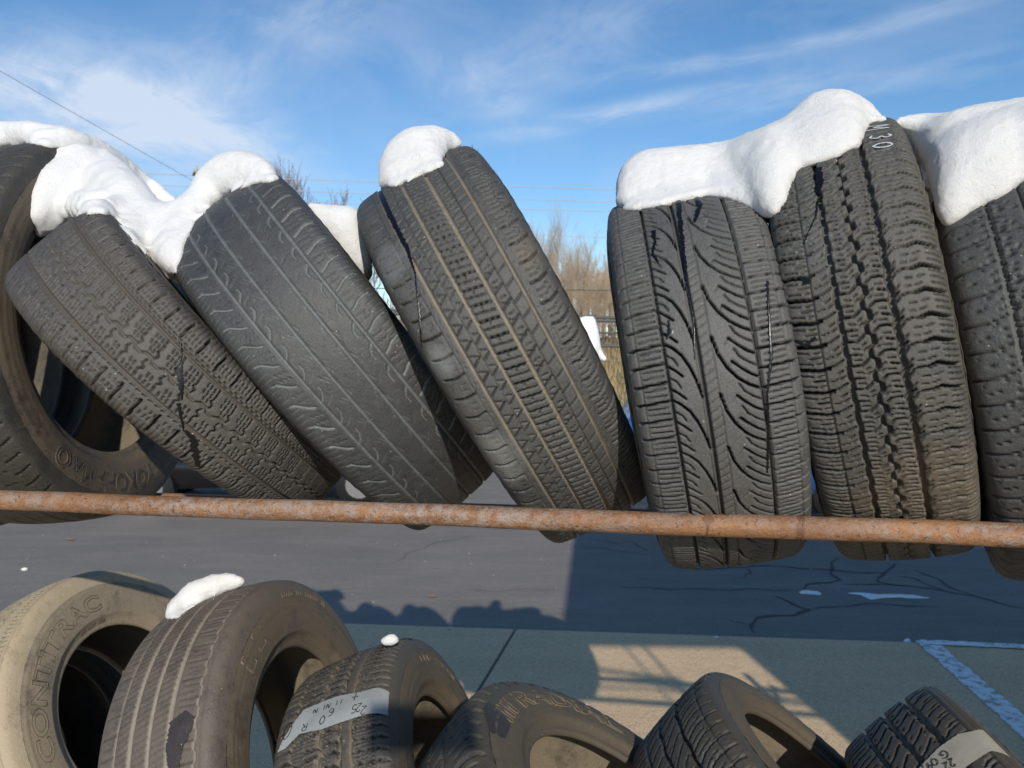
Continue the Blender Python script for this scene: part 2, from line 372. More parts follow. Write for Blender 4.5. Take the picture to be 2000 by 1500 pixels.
def pat_T2(s, w, h):      # worn-smooth touring tread with four shallow grooves and curved nicks
    d = 0
    for g in (-59, -21, 21, 62): d = mx(d, groove(s, w, g, 2.4, 2.1))
    P = 40
    S = poly_seg([(-2, -70), (2, -77), (9, -84), (17, -91), (20, -100)], 1.3, 1.9) + poly_seg([(-4, 69), (-1, 77), (4, 86), (6, 97), (6, 106)], 1.5, 1.9)
    S += poly_seg([(-2, -56), (4, -50), (11, -46), (19, -46)], 1.0, 1.6) + poly_seg([(20, 58), (14, 52), (7, 49), (-1, 50)], 1.0, 1.6)
    S += [(14, -24, 26, -29, .5, 1.3), (30, 24, 18, 29, .5, 1.3), (34, -17, 22, -13, .5, 1.2), (8, 17, -4, 13, .5, 1.2), (30, -52, 38, -38, .4, 1.0), (27, -36, 15, -29, .4, 1.0), (8, 30, 20, 40, .4, 1.0)]
    d = mx(d, strokes(s, w, P, S, pale=True))
    S = []
    for k in (13, 24):
        S += poly_seg([(k, -68), (k + 3, -72), (k + 1, -75), (k + 5, -79), (k + 3, -82), (k + 7, -86)], .3, 1.9)
        S += poly_seg([(k, 68), (k + 2, 72), (k - 1, 75), (k + 2, 79), (k - 1, 82), (k + 2, 86)], .35, 1.9)
    d = mx(d, strokes(s, w, P, S, e=.6))
    d = mx(d, strokes(s, w, 10, [(0, 90, 2, 118, .5, 1.1), (0, -90, 2, -118, .5, 1.1)], pale=True))
    return d
def pat_T3(s, w, h):      # highway tread with a slotted centre rib and diamond-cut side ribs
    d = 0
    for g, hw in ((-57, 2.6), (-20, 2.8), (18, 2.8), (60, 2.2)): d = mx(d, groove(s, w, g, hw, 5.5))
    d = mx(d, groove(s, w, -38, .6, 2.5)); d = mx(d, groove(s, w, 39, .6, 2.5)); d = mx(d, groove(s, w, 72, .6, 1.5)); d = mx(d, groove(s, w, -70, .5, 1.5))
    S = [(1, -17, -5, 15, 1.15, 4.5), (12.5, -17, 9.5, 0, .75, 3.5), (8.5, 2, 6.5, 15, .7, 3.5), (-8, -4, -1, -1, .6, 2.5)]
    S += [(0, 21, 9, 37, .9, 2.8), (9, 23, 5, 32, .55, 2.5), (15, 25, 16, 34, .55, 2.5), (2, 41, 9, 57, .7, 2.4)]
    S += [(0, -54, 9, -40, .9, 2.8), (15, -52, 11, -43, .55, 2.5), (2, -36, 10, -23, .8, 2.6), (16, -34, 13, -26, .55, 2.5)]
    S += [(3, 65, 11, 68, .55, 1.8), (14, 67, 20, 70, .5, 1.8), (3, -65, 11, -63, .5, 1.8)]
    d = mx(d, strokes(s, w, 23, S))
    S = poly_seg([(0, 74), (-1, 86), (3, 99), (8, 112)], 1.25, 3.6) + poly_seg([(0, -72), (-1, -86), (4, -104)], 1.1, 3.0)
    for k in (9, 18):
        S += [(k, 76, k, 81, .6, 2.2), (k, 84, k + .5, 90, .6, 2.2), (k + 4, 92, k + 5, 98, .6, 2.2)]
        S += [(k, -76, k + 1, -84, .55, 1.8)]
    d = mx(d, strokes(s, w, 30, S))
    return d
def pat_T4(s, w, h):      # sweeping asymmetric tread: long curved grooves falling into two main grooves
    P = 74
    d = groove(s, w, -61, 1.9, 6); d = mx(d, groove(s, w, 58, 2.1, 6))
    d = mx(d, groove(s, w, -16, 1.7, 6)); d = mx(d, groove(s, w, -21, .7, 2.0)); d = mx(d, groove(s, w, 2, .6, 2.0))
    arcR = [(0, 3), (-24, 8), (-43, 17), (-58, 29), (-68, 42), (-75, 56)]; arcL = [(0, -59), (-7, -49), (-18, -39), (-34, -31), (-52, -25), (-76, -20)]
    S = poly_seg(arcR, 1.2, 5) + poly_seg(arcL, 1.15, 5)
    for k in range(1, 5):
        big = k % 2 == 0; dk_ = -14.8 * k
        S += shift(poly_seg([(-50, 24 if big else 29), (-60, 34), (-69, 45), (-75, 56)], 1.0 if big else .6, 4.2 if big else 2.8), dk_)
        S += shift(poly_seg([(0, -59), (-7, -50), (-15, -42 if big else -46)], 1.0 if big else .6, 4.2 if big else 2.8), dk_)
        if big: S += [(-50 + dk_, 24, -58 + dk_, 17, .5, 1.8)]
    d = mx(d, strokes(s, w, P, S))
    d = mx(d, strokes(s, w, P / 6, [(0, -14, 8, 1, .5, 1.9)]))
    S = [(0, 60, 4, 112, 1.3, 4.2), (0, -63, -3, -112, 1.3, 4.2)]
    for k in (8.2, 16.4): S += [(k, 66, k + 2.5, 94, .55, 2.4), (k, -66, k - 1, -94, .55, 2.4)]
    d = mx(d, strokes(s, w, P / 3, S))
    d = mx(d, groove(s, w, 97, .7, 1.8)); d = mx(d, groove(s, w, -98, .7, 1.8))
    return d
def pat_T5(s, w, h):      # all-terrain tread: stepped black grooves between chains of blocks
    P = 30
    d = groove(s, w, -29, 3.2, 8.5, P, .9, 'sq'); d = mx(d, groove(s, w, 2, 2.9, 8.5, P, 3.2, 'sq', ph=.3)); d = mx(d, groove(s, w, 34, 3.4, 8.5, P, .8, 'sq', ph=.5))
    d = mx(d, groove(s, w, -58, .8, 4))
    S = []
    S += poly_seg([(0, -25), (-1, -14), (4, -7), (8, -3)], .95, 5) + poly_seg([(14, -25), (13.5, -18)], .9, 4) + [(14, -22, 12.5, -12, .6, 3), (21, -21, 20, -13, .6, 3), (7, -21, 6, -13, .6, 3), (23, -10, 26, -5, .55, 2.5), (17, -9, 20, -4, .55, 2.5)]
    S += poly_seg([(8, 7), (13, 14), (13, 24), (10, 31)], .95, 5) + [(4, 17, 3, 26, .65, 3), (20, 15, 19.5, 24, .65, 3), (27, 20, 24, 31, .9, 4), (26, 8, 29, 14, .55, 2.5), (18, 7, 21, 12, .55, 2.5)]
    S += poly_seg([(6, 37), (14, 44), (16, 52), (15, 62)], .9, 4) + [(22, 39, 28, 45, .6, 3), (14, 37, 20, 43, 1.0, 4), (24, 50, 24, 57, .55, 2.5), (4, 52, 4, 60, .6, 3)]
    S += [(24, 62, 26, 70, .55, 2.5), (4, 66, 5, 74, .6, 2.5)] + poly_seg([(15, 62), (18, 72), (14, 84), (10, 104)], 1.9, 5.5)
    for k in (0, 7.5, 22): S += [(k + 2, 82, k - 3, 108, .7, 2.2)]
    S += poly_seg([(10, -33), (4, -46), (3, -55)], .8, 3.5) + [(20, -34, 16, -42, .6, 3), (27, -36, 23, -44, .6, 3), (16, -45, 14, -54, .55, 2.5)]
    S += poly_seg([(2, -52), (0, -62), (3, -78), (6, -104)], 1.9, 6) + [(10, -60, 9, -67, .6, 3), (17, -60, 17, -74, .9, 3.5), (24, -60, 23, -68, .6, 3), (10, -72, 13, -90, .6, 2.5), (24, -74, 27, -90, .6, 2.5)]
    return mx(d, strokes(s, w, P, S))
def pat_T6(s, w, h):
    d = groove(s, w, -56, 2.6, 7); d = mx(d, groove(s, w, -14, 3, 7)); d = mx(d, groove(s, w, 30, 3, 7)); d = mx(d, groove(s, w, 66, 2.4, 6))
    S = [(0, -62, -6, -84, .95, 3.2), (-6.5, -86, -8, -120, 1.25, 3.2), (10, -62, 8, -70, .7, 2.5), (20, -64, 18, -72, .7, 2.5), (12, -86, 9, -100, .8, 2.5), (27, -74, 24, -82, .6, 2.5)]
    S += [(k, -52, k - 2, -40, .8, 3.2) for k in (2, 10, 19, 27)] + [(8, -36, 16, -30, .6, 3), (5, -52, 0, -22, 1.0, 3.5)]
    S += [(k, a, k - 2, a + 16, .7, 3) for k in (4, 15, 26) for a in (-8, 8, 38, 74)] + [(0, 70, 4, 118, 1.3, 3.5)]
    S += [(30, -100, 16, -106, .6, 2)]
    return mx(d, strokes(s, w, 36, S))
def pat_T0(s, w, h):
    d = 0
    for g in (-48, -6, 36, 74): d = mx(d, groove(s, w, g, 1.6 if g == 74 else 2.6, 3.5))
    S = poly_seg([(0, 80), (4, 92), (12, 112)], 1.2, 3) + [(12, 78, 15, 92, .6, 2), (22, 80, 25, 94, .6, 2), (8, 42, 12, 68, .8, 2.5), (24, 44, 26, 66, .5, 2), (0, 0, 5, 30, .8, 2), (20, -44, 16, -12, .8, 2)]
    return mx(d, strokes(s, w, 33, S))
def pat_A(s, w, h):       # dusty light-truck tread
    d = 0
    for g in (-50, -10, 30): d = mx(d, groove(s, w, g, 2.6, 4, 30, 3, 'sq'))
    d = mx(d, groove(s, w, 72, 1.6, 3, 24, 1.5, 'sq')); d = mx(d, groove(s, w, 88, .8, 1.6)); d = mx(d, groove(s, w, 94, .8, 1.6))
    S = [(0, 34, 4, 70, 1.4, 3.5), (8, 36, 11, 66, .8, 2.5), (16, 36, 19, 68, .8, 2.5), (0, 75, 2, 87, 1.2, 3), (11, 75, 13, 86, .9, 2.5), (0, -6, 4, 26, 1.1, 3), (12, -6, 14, 26, .7, 2.5), (3, -46, 0, -14, 1.1, 3), (12, -90, 14, -54, 1.2, 3), (2, -90, 4, -60, .7, 2)]
    return mx(d, strokes(s, w, 24, S))
def pat_B(s, w, h):
    d = 0
    for g, hw in ((-66, 1.6), (-36, 3.4), (0, 3.6), (36, 3.8)): d = mx(d, groove(s, w, g, hw, 3.2))
    d = mx(d, groove(s, w, 84, 1.4, 2.2, 30, 1.8, 'sq')); d = mx(d, groove(s, w, 93, .9, 1.6))
    S = [(0, 48, 1, 80, 1.2, 2.6), (10, 50, 10.5, 72, .6, 1.6), (20, 50, 20.5, 78, .7, 2.0), (0, -100, 3, -70, 1.0, 2.5), (14, -98, 16, -74, .6, 2)]
    for a, b_ in ((-62, -41), (-31, -5), (5, 31)): S += [(k, a, k + 7, b_, .75, 1.8) for k in (2, 12, 22)]
    return mx(d, strokes(s, w, 30, S))
def pat_C(s, w, h):       # winter tread: blocks full of wavy sipes
    P = 36
    d = groove(s, w, -66, 2.2, 6, P, 1.5, 'tri'); d = mx(d, groove(s, w, -14, 3.2, 6, P, 4, 'sq')); d = mx(d, groove(s, w, 22, 2.6, 6, P, 2, 'tri')); d = mx(d, groove(s, w, 42, 3.0, 3.5, P, .8, 'sin'))
    S = [(0, -62, 5, -18, 2.4, 6), (18, -40, 16, -12, 2.2, 5.5), (2, -10, 0, 19, 2.4, 6), (20, -8, 16, 19, 2.0, 5.5), (10, -66, 12, -104, 2.0, 5), (28, -66, 30, -104, 1.6, 4), (9, 46, 2, 104, 1.8, 4), (27, 46, 20, 104, 1.4, 3.5)]
    for k in (0, 6, 12, 18, 24, 30):
        for a in (-60, -40, -8, 48, 66):
            S += poly_seg([(k, a), (k + 2.2, a + 4), (k - .5, a + 8), (k + 2, a + 12), (k, a + 16)], .55, 2.4)
    S += [(k, 19, k, 26, .7, 3) for k in range(0, 36, 4)]
    return mx(d, strokes(s, w, P, S))
def pat_D(s, w, h):
    d = 0
    for g in (-40, 0, 38): d = mx(d, groove(s, w, g, 3, 5, 40, 3, 'tri'))
    S = [(0, 60, 4, 112, 4.0, 6), (20, 66, 23, 100, 1.4, 4), (0, -110, 2, -60, 4, 6), (10, 4, 18, 34, 1.6, 4), (24, -36, 30, -6, 1.6, 4)]
    return mx(d, strokes(s, w, 40, S))
def pat_E(s, w, h):
    d = groove(s, w, -48, 2.5, 6.5); d = mx(d, groove(s, w, -12, 3.0, 7, 60, 1.5, 'sin')); d = mx(d, groove(s, w, 30, 3.4, 7, 60, 1.5, 'sin')); d = mx(d, groove(s, w, 76, .8, 2))
    S = poly_seg([(0, 36), (10, 50), (14, 66), (12, 100)], 1.3, 3.5) + poly_seg([(14, 38), (22, 52), (25, 68)], .7, 2.2) + poly_seg([(7, 40), (16, 56), (19, 96)], .6, 2)
    S += poly_seg([(0, -8), (12, 4), (26, 16), (34, 26)], .8, 2.4) + poly_seg([(0, -44), (12, -32), (22, -16)], .9, 2.6) + [(12, -8, 20, 6, .6, 2), (0, -100, 6, -54, 1.1, 3), (14, -98, 18, -60, .7, 2)]
    return mx(d, strokes(s, w, 28, S))
def pat_F(s, w, h):
    d = 0
    for g, hw in ((-46, 4.0), (0, 4.6), (46, 5.2)): d = mx(d, groove(s, w, g, hw, 8, 32, 1.2, 'tri'))
    d = mx(d, groove(s, w, 88, .9, 2.5)); d = mx(d, groove(s, w, 98, 1.6, 2)); d = mx(d, groove(s, w, 105, 1.6, 2))
    S = poly_seg([(4, 56), (12, 66), (16, 84)], 1.4, 4) + poly_seg([(20, 68), (25, 76), (26, 86)], 1.3, 3)
    S += poly_seg([(0, 5), (6, 18), (22, 36), (26, 42)], 1.5, 5) + [(16, 10, 20, 14, 1, 3), (14, 40, 10, 36, 1.2, 4)]
    S += poly_seg([(0, -40), (6, -28), (22, -12), (26, -5)], 1.5, 5) + [(14, -38, 18, -34, 1, 3)] + [(4, -96, 8, -54, 1.5, 4.5), (18, -92, 22, -60, .9, 3)]
    return mx(d, strokes(s, w, 32, S))

def build_tyre(key, name, label, mats, pat, fine=1.7, rng_deg=(-80, 98), rings=(), hair=0, group='used tyres stood in the rack', nub=0):
    t = TY[key]; R = t['R']; half, side, inner = profile(t)
    root = bpy.data.objects.new(name, None); COL.objects.link(root); root.empty_display_size = .05
    root.matrix_world = tmatrix(t); tag(root, label, 'tyre', group)
    mt, ms, mi = mats
    # angles: fine where the camera looks, coarse behind
    a0, a1 = R_(rng_deg[0]), R_(rng_deg[1]); nf = int((a1 - a0) * R / (fine / 1000)); nc = int((2 * math.pi - (a1 - a0)) * R / .008)
    th = np.r_[np.linspace(a0, a1, nf, endpoint=False), np.linspace(a1, a0 + 2 * math.pi, nc, endpoint=False)]
    P, wl = resample(half, fine / 1000)
    x = np.r_[-P[::-1, 0], P[1:, 0]]; r = np.r_[P[::-1, 1], P[1:, 1]]; w = np.r_[-wl[::-1], wl[1:]] * 1000
    dx = np.gradient(x); dr = np.gradient(r); ln = np.hypot(dx, dr); nx, nr = -dr / ln, dx / ln   # outward normal of the section
    nx = -nx if nx[-1] < 0 else nx
    s2 = (th * R * 1000)[:, None] * np.ones_like(w)[None]; w2 = np.ones_like(th)[:, None] * w[None]
    per = 2 * math.pi * R * 1000; pm = t.get('pm', 1.0)
    hs = rng.random(4) * 6.28
    # pitch variation and slight unevenness of hand-worn rubber
    s3 = s2 + 5 * np.sin(s2 / per * 2 * math.pi * 5 + hs[0]) + .12 * np.sin(w2 * .21 + s2 * .09 + hs[1]); w3 = w2 + .3 * np.sin(s2 * .13 + hs[2]) + .25 * np.sin(s2 * .041 + w2 * .03)
    ACC['s'] = np.zeros_like(s3); ACC['g'] = np.zeros_like(s3)
    d = t.get('dk', 1.0) * pat(s3 / pm, np.broadcast_to(w[None] / pm, s3.shape), None)
    wearn = .35 * np.sin(s2 * .017 + hs[3]) + .3 * np.sin(s2 * .05 + w2 * .08) + .15 * np.sin(s2 * .31 + w2 * .4)
    dep = (d + np.where(d < .4, np.maximum(0, wearn) * .35, 0)) / 1000
    jit = rng.normal(0, .00006, d.shape) + np.where(d > 1.0, rng.normal(0, .00015, d.shape), 0)
    dep = dep + jit
    X = x[None] - nx[None] * dep; RR = r[None] - nr[None] * dep
    V = deform(t, X, RR, th[:, None] * np.ones_like(X))
    n, m = X.shape; idx = np.arange(n * m).reshape(n, m); nxt = np.roll(idx, -1, 0)
    Q = np.stack([idx[:, :-1], nxt[:, :-1], nxt[:, 1:], idx[:, 1:]], -1).reshape(-1, 4)
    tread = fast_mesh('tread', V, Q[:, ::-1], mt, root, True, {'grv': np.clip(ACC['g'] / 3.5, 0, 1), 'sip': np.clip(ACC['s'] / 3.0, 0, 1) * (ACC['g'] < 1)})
    # sidewalls and beads
    iside = int(len(side) * .62)
    Ps, wsd = resample(side[:iside + 1], .0036); Pb, _ = resample(side[iside:], .003)
    tc_ = np.linspace(0, 2 * math.pi, 150, endpoint=False)
    for sgn in (1, -1):
        for nm_, PP, mm in (('sidewall', Ps, ms), ('bead', Pb, ms)):
            xx = PP[:, 0].copy(); rr = PP[:, 1].copy()
            g = np.zeros((len(tc_), len(PP)))
            if nm_ == 'sidewall':
                for (fr, hw, hgt) in rings:
                    rc = t['rim'] + .02 + fr * (R - .05 - t['rim'] - .02); g += hgt * np.exp(-((rr - rc) / hw) ** 2)[None]
                lug = .0009 * (np.sin(tc_ * 90)[:, None] > .2) * smooth01((rr - (R - .062)) / .006)[None]
                g = g + lug + .0004 * np.sin(tc_ * 7 + hs[0])[:, None]
            X2 = (xx[None] + g) * sgn; RR2 = np.broadcast_to(rr[None], X2.shape)
            Vs = deform(t, X2, RR2, tc_[:, None] * np.ones_like(X2)); n2, m2 = X2.shape; ii = np.arange(n2 * m2).reshape(n2, m2); nn = np.roll(ii, -1, 0)
            Q2 = np.stack([ii[:, :-1], nn[:, :-1], nn[:, 1:], ii[:, 1:]], -1).reshape(-1, 4)
            fast_mesh(nm_, Vs, Q2[:, ::-1] if sgn > 0 else Q2, mm, root, True)
    Pi, _ = resample(inner, .012); xi = np.r_[Pi[:, 0], -Pi[::-1, 0][1:]]; ri = np.r_[Pi[:, 1], Pi[::-1, 1][1:]]
    ti = np.linspace(0, 2 * math.pi, 110, endpoint=False)
    X3 = np.broadcast_to(xi[None], (len(ti), len(xi))) ; V3 = deform(t, X3, np.broadcast_to(ri[None], X3.shape) + .0006 * (np.arange(len(ti)) % 2)[:, None], ti[:, None] * np.ones_like(X3))
    n3, m3 = X3.shape; ii = np.arange(n3 * m3).reshape(n3, m3); nn = np.roll(ii, -1, 0)
    fast_mesh('inner_liner', V3, np.stack([ii[:, :-1], nn[:, :-1], nn[:, 1:], ii[:, 1:]], -1).reshape(-1, 4)[:, ::-1], mi, root, True)
    t['root'] = root; t['half'] = (P, wl)
    # fine rubber hairs (moulding nubs)
    if hair or nub:
        bmh = bmesh.new()
        for k in range(hair + nub):
            a = R_(rng_deg[0] + (rng_deg[1] - rng_deg[0]) * random.random()); onr = random.random() < .5
            lw = random.choice((-1, 1)) * random.uniform(.3, .47) * t['W'] if k < hair else random.choice((-1, 1)) * random.uniform(.46, .485) * t['W']
            rr0 = float(np.interp(abs(lw), half[:, 0], half[:, 1])); ln_ = random.uniform(.003, .009)
            p0 = Vector(deform(t, np.array(lw), np.array(rr0 - .001), np.array(a))); p1 = Vector(deform(t, np.array(lw + random.uniform(-.003, .004)), np.array(rr0 + ln_), np.array(a + random.uniform(-.012, .012))))
            bm_tube(bmh, [p0, p1], .00035, 3, False)
        o = bm_obj('rubber_hair', bmh, mt, root); o['kind'] = 'stuff'
    return root

def surf(key, s_mm, w_mm, off=0.0):
    """point on the tread of a tyre (tyre-local)"""
    t = TY[key]; P, wl = t['half']; aw = np.abs(w_mm) / 1000.0
    x = np.interp(aw, wl, P[:, 0]) * np.sign(w_mm); r = np.interp(aw, wl, P[:, 1]) + off
    over = np.clip(aw - wl[-1], 0, 1); r = r - over; 
    return deform(t, np.asarray(x, float), np.asarray(r, float), np.asarray(s_mm, float) / 1000 / t['R'])
def px_to_sw(key, px, py):
    """tread coordinates (mm) below a pixel of the photograph, by ray casting on the smooth section"""
    t = TY[key]; Mi = tmatrix(t).inverted(); o = Mi @ CAMP; d = (Mi.to_3x3() @ ray(px, py)).normalized()
    if 'bvh' not in t:
        P, wl = t['half']; x = np.r_[-P[::-4, 0], P[1::4, 0]]; r = np.r_[P[::-4, 1], P[1::4, 1]]; w = np.r_[-wl[::-4], wl[1::4]] * 1000
        th = np.linspace(-math.pi, math.pi, 240); X = x[None] * np.ones((240, 1)); V = deform(t, X, r[None] * np.ones_like(X), th[:, None] * np.ones_like(X))
        n, m = X.shape; ii = np.arange(n * m).reshape(n, m); Q = np.stack([ii[:-1, :-1], ii[1:, :-1], ii[1:, 1:], ii[:-1, 1:]], -1).reshape(-1, 4)
        t['bvh'] = (BVHTree.FromPolygons([tuple(v_) for v_ in V.reshape(-1, 3)], [tuple(q) for q in Q.tolist()]), m, th, w)
    bvh, m, th, w = t['bvh']; hit, nrm, fi, _ = bvh.ray_cast(o, d)
    if hit is None: return None
    i, j = divmod(fi, m - 1); return float(th[i] * t['R'] * 1000), float((w[j] + w[min(j + 1, m - 1)]) / 2)

def side_angle(key, px, py, sgn=1, lat=.49):
    """angle and radius on the outer face of a tyre below a pixel"""
    t = TY[key]; Mi = tmatrix(t).inverted(); o = Mi @ CAMP; d = Mi.to_3x3() @ ray(px, py); x0 = lat * t['W'] * sgn
    p = o + d * ((x0 - o.x) / d.x); return math.atan2(p.z, -p.y), math.hypot(p.y, p.z)
def text_mesh(body, size, outline=0.0, extrude=0.0, shear=0.0, res=3):
    cu = bpy.data.curves.new('lettering', 'FONT'); cu.body = body; cu.size = size; cu.align_x = 'LEFT'; cu.resolution_u = res; cu.shear = shear
    if outline:
        cu.fill_mode = 'NONE'; cu.bevel_depth = outline; cu.bevel_resolution = 0; cu.offset = size * .022
    else: cu.extrude = extrude
    o = bpy.data.objects.new('tmp_lettering', cu); COL.objects.link(o)
    bpy.context.view_layer.update()
    me = bpy.data.meshes.new_from_object(o.evaluated_get(bpy.context.evaluated_depsgraph_get()))
    COL.objects.unlink(o); bpy.data.objects.remove(o); bpy.data.curves.remove(cu)
    return me
def side_text(key, body, px0, px1, height, mat, outline=.0009, sgn=1, rad=None, stretch=1.0, fill=None):
    """raised lettering bent round the outer sidewall from pixel px0 to px1 (clockwise as seen from outside)"""
    t = TY[key]; a0, r0 = side_angle(key, *px0, sgn); a1, r1 = side_angle(key, *px1, sgn); rc = rad or (r0 + r1) / 2
    while a1 < a0: a1 += 2 * math.pi
    outs = []
    half, side, inner = profile(t); so = np.argsort(side[:int(len(side) * .8), 1]); sr = side[so, 1]; sx = side[so, 0]
    for kind in ([('o', outline)] if outline else []) + ([('f', 0)] if fill else []):
        me = text_mesh(body, height * 1.38, outline if kind[0] == 'o' else 0, .0006, 0); co = np.zeros(len(me.vertices) * 3); me.vertices.foreach_get('co', co); co = co.reshape(-1, 3)
        x0_, x1_ = co[:, 0].min(), co[:, 0].max(); u = (co[:, 0] - x0_) / (x1_ - x0_); ang = a0 + (a1 - a0) * u
        rr = rc + co[:, 1] - height / 2; xs = (np.interp(rr, sr, sx) + co[:, 2] * 1.0 + .0006) * sgn
        V = deform(t, xs, rr, ang); me.vertices.foreach_set('co', V.astype(np.float32).ravel()); me.update()
        me.materials.clear(); me.materials.append(mat if kind[0] == 'o' else fill); o = bpy.data.objects.new('raised_lettering', me); link(o, t['root']); outs.append(o)
    return outs
def tread_text(key, body, px, size, mat, rot, off=.0016, outline=.0012, xs=1.0, ys=1.0, parent=None, name='lettering'):
    """writing laid on the tread round the point below pixel px; rot turns it in the tread plane"""
    t = TY[key]; s0, w0 = px_to_sw(key, *px); me = text_mesh(body, size, outline, 0); co = np.zeros(len(me.vertices) * 3); me.vertices.foreach_get('co', co); co = co.reshape(-1, 3)
    cx = (co[:, 0].max() + co[:, 0].min()) / 2; cy = (co[:, 1].max() + co[:, 1].min()) / 2; X = (co[:, 0] - cx) * xs; Y = (co[:, 1] - cy) * ys
    c_, s_ = math.cos(rot), math.sin(rot); W_ = X * c_ - Y * s_; S_ = X * s_ + Y * c_
    V = surf(key, s0 + S_ * 1000, w0 + W_ * 1000, 0.0)
    t_ = surf(key, s0 + S_ * 1000, w0 + W_ * 1000, 1.0); nrm = t_ - V; nrm /= np.linalg.norm(nrm, axis=1)[:, None]
    V = V + nrm * (off + co[:, 2:3] * .5)
    me.vertices.foreach_set('co', V.astype(np.float32).ravel()); me.update(); me.materials.clear(); me.materials.append(mat)
    o = bpy.data.objects.new(name, me); link(o, parent or t['root']); return o
def tread_ribbon(key, pts, widths, mat, name, off=.0012, jag=0.0, step=2.0):
    """thin strip following tread coordinates (mm)"""
    t = TY[key]; pts = [Vector((p[0], p[1])) for p in pts if p]; V = []; F = []; n = 0; prev = None
    seq = []
    for i, (p, q) in enumerate(zip(pts, pts[1:])):
        k = max(1, int((q - p).length / step))
        for j in range(k): u = j / k; seq.append((p.lerp(q, u), widths[i] * (1 - u) + widths[i + 1] * u))
    seq.append((pts[-1], widths[-1]))
    for i, (p, wd) in enumerate(seq):
        q = seq[min(i + 1, len(seq) - 1)][0] - seq[max(i - 1, 0)][0]; nn = Vector((-q.y, q.x)).normalized() * wd
        l = p + nn * (1 + random.uniform(-jag, jag)); r = p - nn * (1 + random.uniform(-jag, jag))
        V += [surf(key, l.x, l.y, off), surf(key, p.x, p.y, off + .0008), surf(key, r.x, r.y, off)]
    Q = []
    for i in range(len(seq) - 1): b_ = i * 3; Q += [(b_, b_ + 1, b_ + 4, b_ + 3), (b_ + 1, b_ + 2, b_ + 5, b_ + 4)]
    return fast_mesh(name, np.array(V), np.array(Q), mat, t['root'], True)

INN = rubber('liner_rubber', (.035, .033, .031), (.20, .16, .11), .5, (.2, .16, .11))
INND = rubber('liner_rubber_dusty', (.05, .043, .034), (.20, .165, .11), .75, (.3, .25, .17))
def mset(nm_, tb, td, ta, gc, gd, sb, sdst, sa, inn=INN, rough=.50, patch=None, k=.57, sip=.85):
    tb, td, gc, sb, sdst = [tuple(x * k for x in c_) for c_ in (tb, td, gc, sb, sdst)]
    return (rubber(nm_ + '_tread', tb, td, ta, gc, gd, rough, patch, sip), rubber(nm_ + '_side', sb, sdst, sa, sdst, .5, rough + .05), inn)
m0 = mset('tyre_zero', (.044, .043, .041), (.13, .11, .085), .35, (.12, .105, .085), .7, (.060, .050, .043), (.26, .20, .135), .55, INND)
m1 = mset('tyre_one', (.078, .073, .068), (.17, .15, .125), .42, (.15, .125, .10), .7, (.075, .063, .05), (.22, .17, .11), .75)
m2 = mset('tyre_two', (.058, .060, .061), (.12, .12, .115), .28, (.30, .33, .33), 1.0, (.05, .045, .04), (.17, .13, .09), .6, rough=.48, sip=.55)
m3 = mset('tyre_three', (.070, .070, .068), (.17, .16, .14), .36, (.36, .31, .24), .9, (.065, .055, .044), (.21, .16, .11), .8, patch=[(-.10, -.30, -.14, .07, (.20, .21, .20), .85), (-.105, -.33, .03, .04, (.19, .20, .20), .8), (-.10, -.27, .19, .05, (.17, .18, .18), .7), (.09, -.31, .10, .05, (.13, .10, .07), .7)])
m4 = mset('tyre_four', (.100, .100, .096), (.20, .195, .18), .40, (.05, .045, .04), .55, (.045, .045, .042), (.12, .10, .08), .4)  # grooves darker than the tread: their shade is put into the colour
m5 = mset('tyre_five', (.074, .076, .074), (.20, .18, .145), .5, (.07, .06, .045), .6, (.075, .062, .045), (.27, .21, .135), .9, patch=[(.03, -.28, -.22, .16, (.15, .115, .075), .88), (-.04, -.31, .15, .05, (.10, .10, .10), .7)])
m6 = mset('tyre_six', (.07, .072, .072), (.14, .135, .12), .3, (.12, .11, .09), .8, (.03, .03, .03), (.10, .09, .07), .3)
mA = mset('tyre_low_a', (.25, .195, .125), (.44, .36, .25), .85, (.20, .155, .10), .9, (.085, .075, .06), (.36, .29, .20), .62, k=.92, sip=.75)
mB = mset('tyre_low_b', (.115, .095, .082), (.25, .20, .155), .7, (.46, .40, .32), 1.5, (.085, .07, .052), (.26, .20, .13), .7, INND, k=.54, sip=.5)
mC = mset('tyre_low_c', (.095, .088, .08), (.25, .21, .155), .5, (.36, .29, .2), .9, (.09, .075, .055), (.26, .20, .13), .8, k=.44)
mD = mset('tyre_low_d', (.06, .058, .052), (.26, .22, .16), .4, (.2, .17, .12), .7, (.095, .085, .068), (.24, .195, .13), .75, INND, k=.44)
mE = mset('tyre_low_e', (.075, .07, .062), (.19, .16, .12), .45, (.12, .1, .08), .6, (.085, .072, .054), (.26, .2, .13), .8, INND, k=.44)
mF = mset('tyre_low_f', (.085, .08, .07), (.20, .17, .13), .4, (.2, .16, .11), .45, (.2, .165, .12), (.32, .26, .17), .8, k=.44)

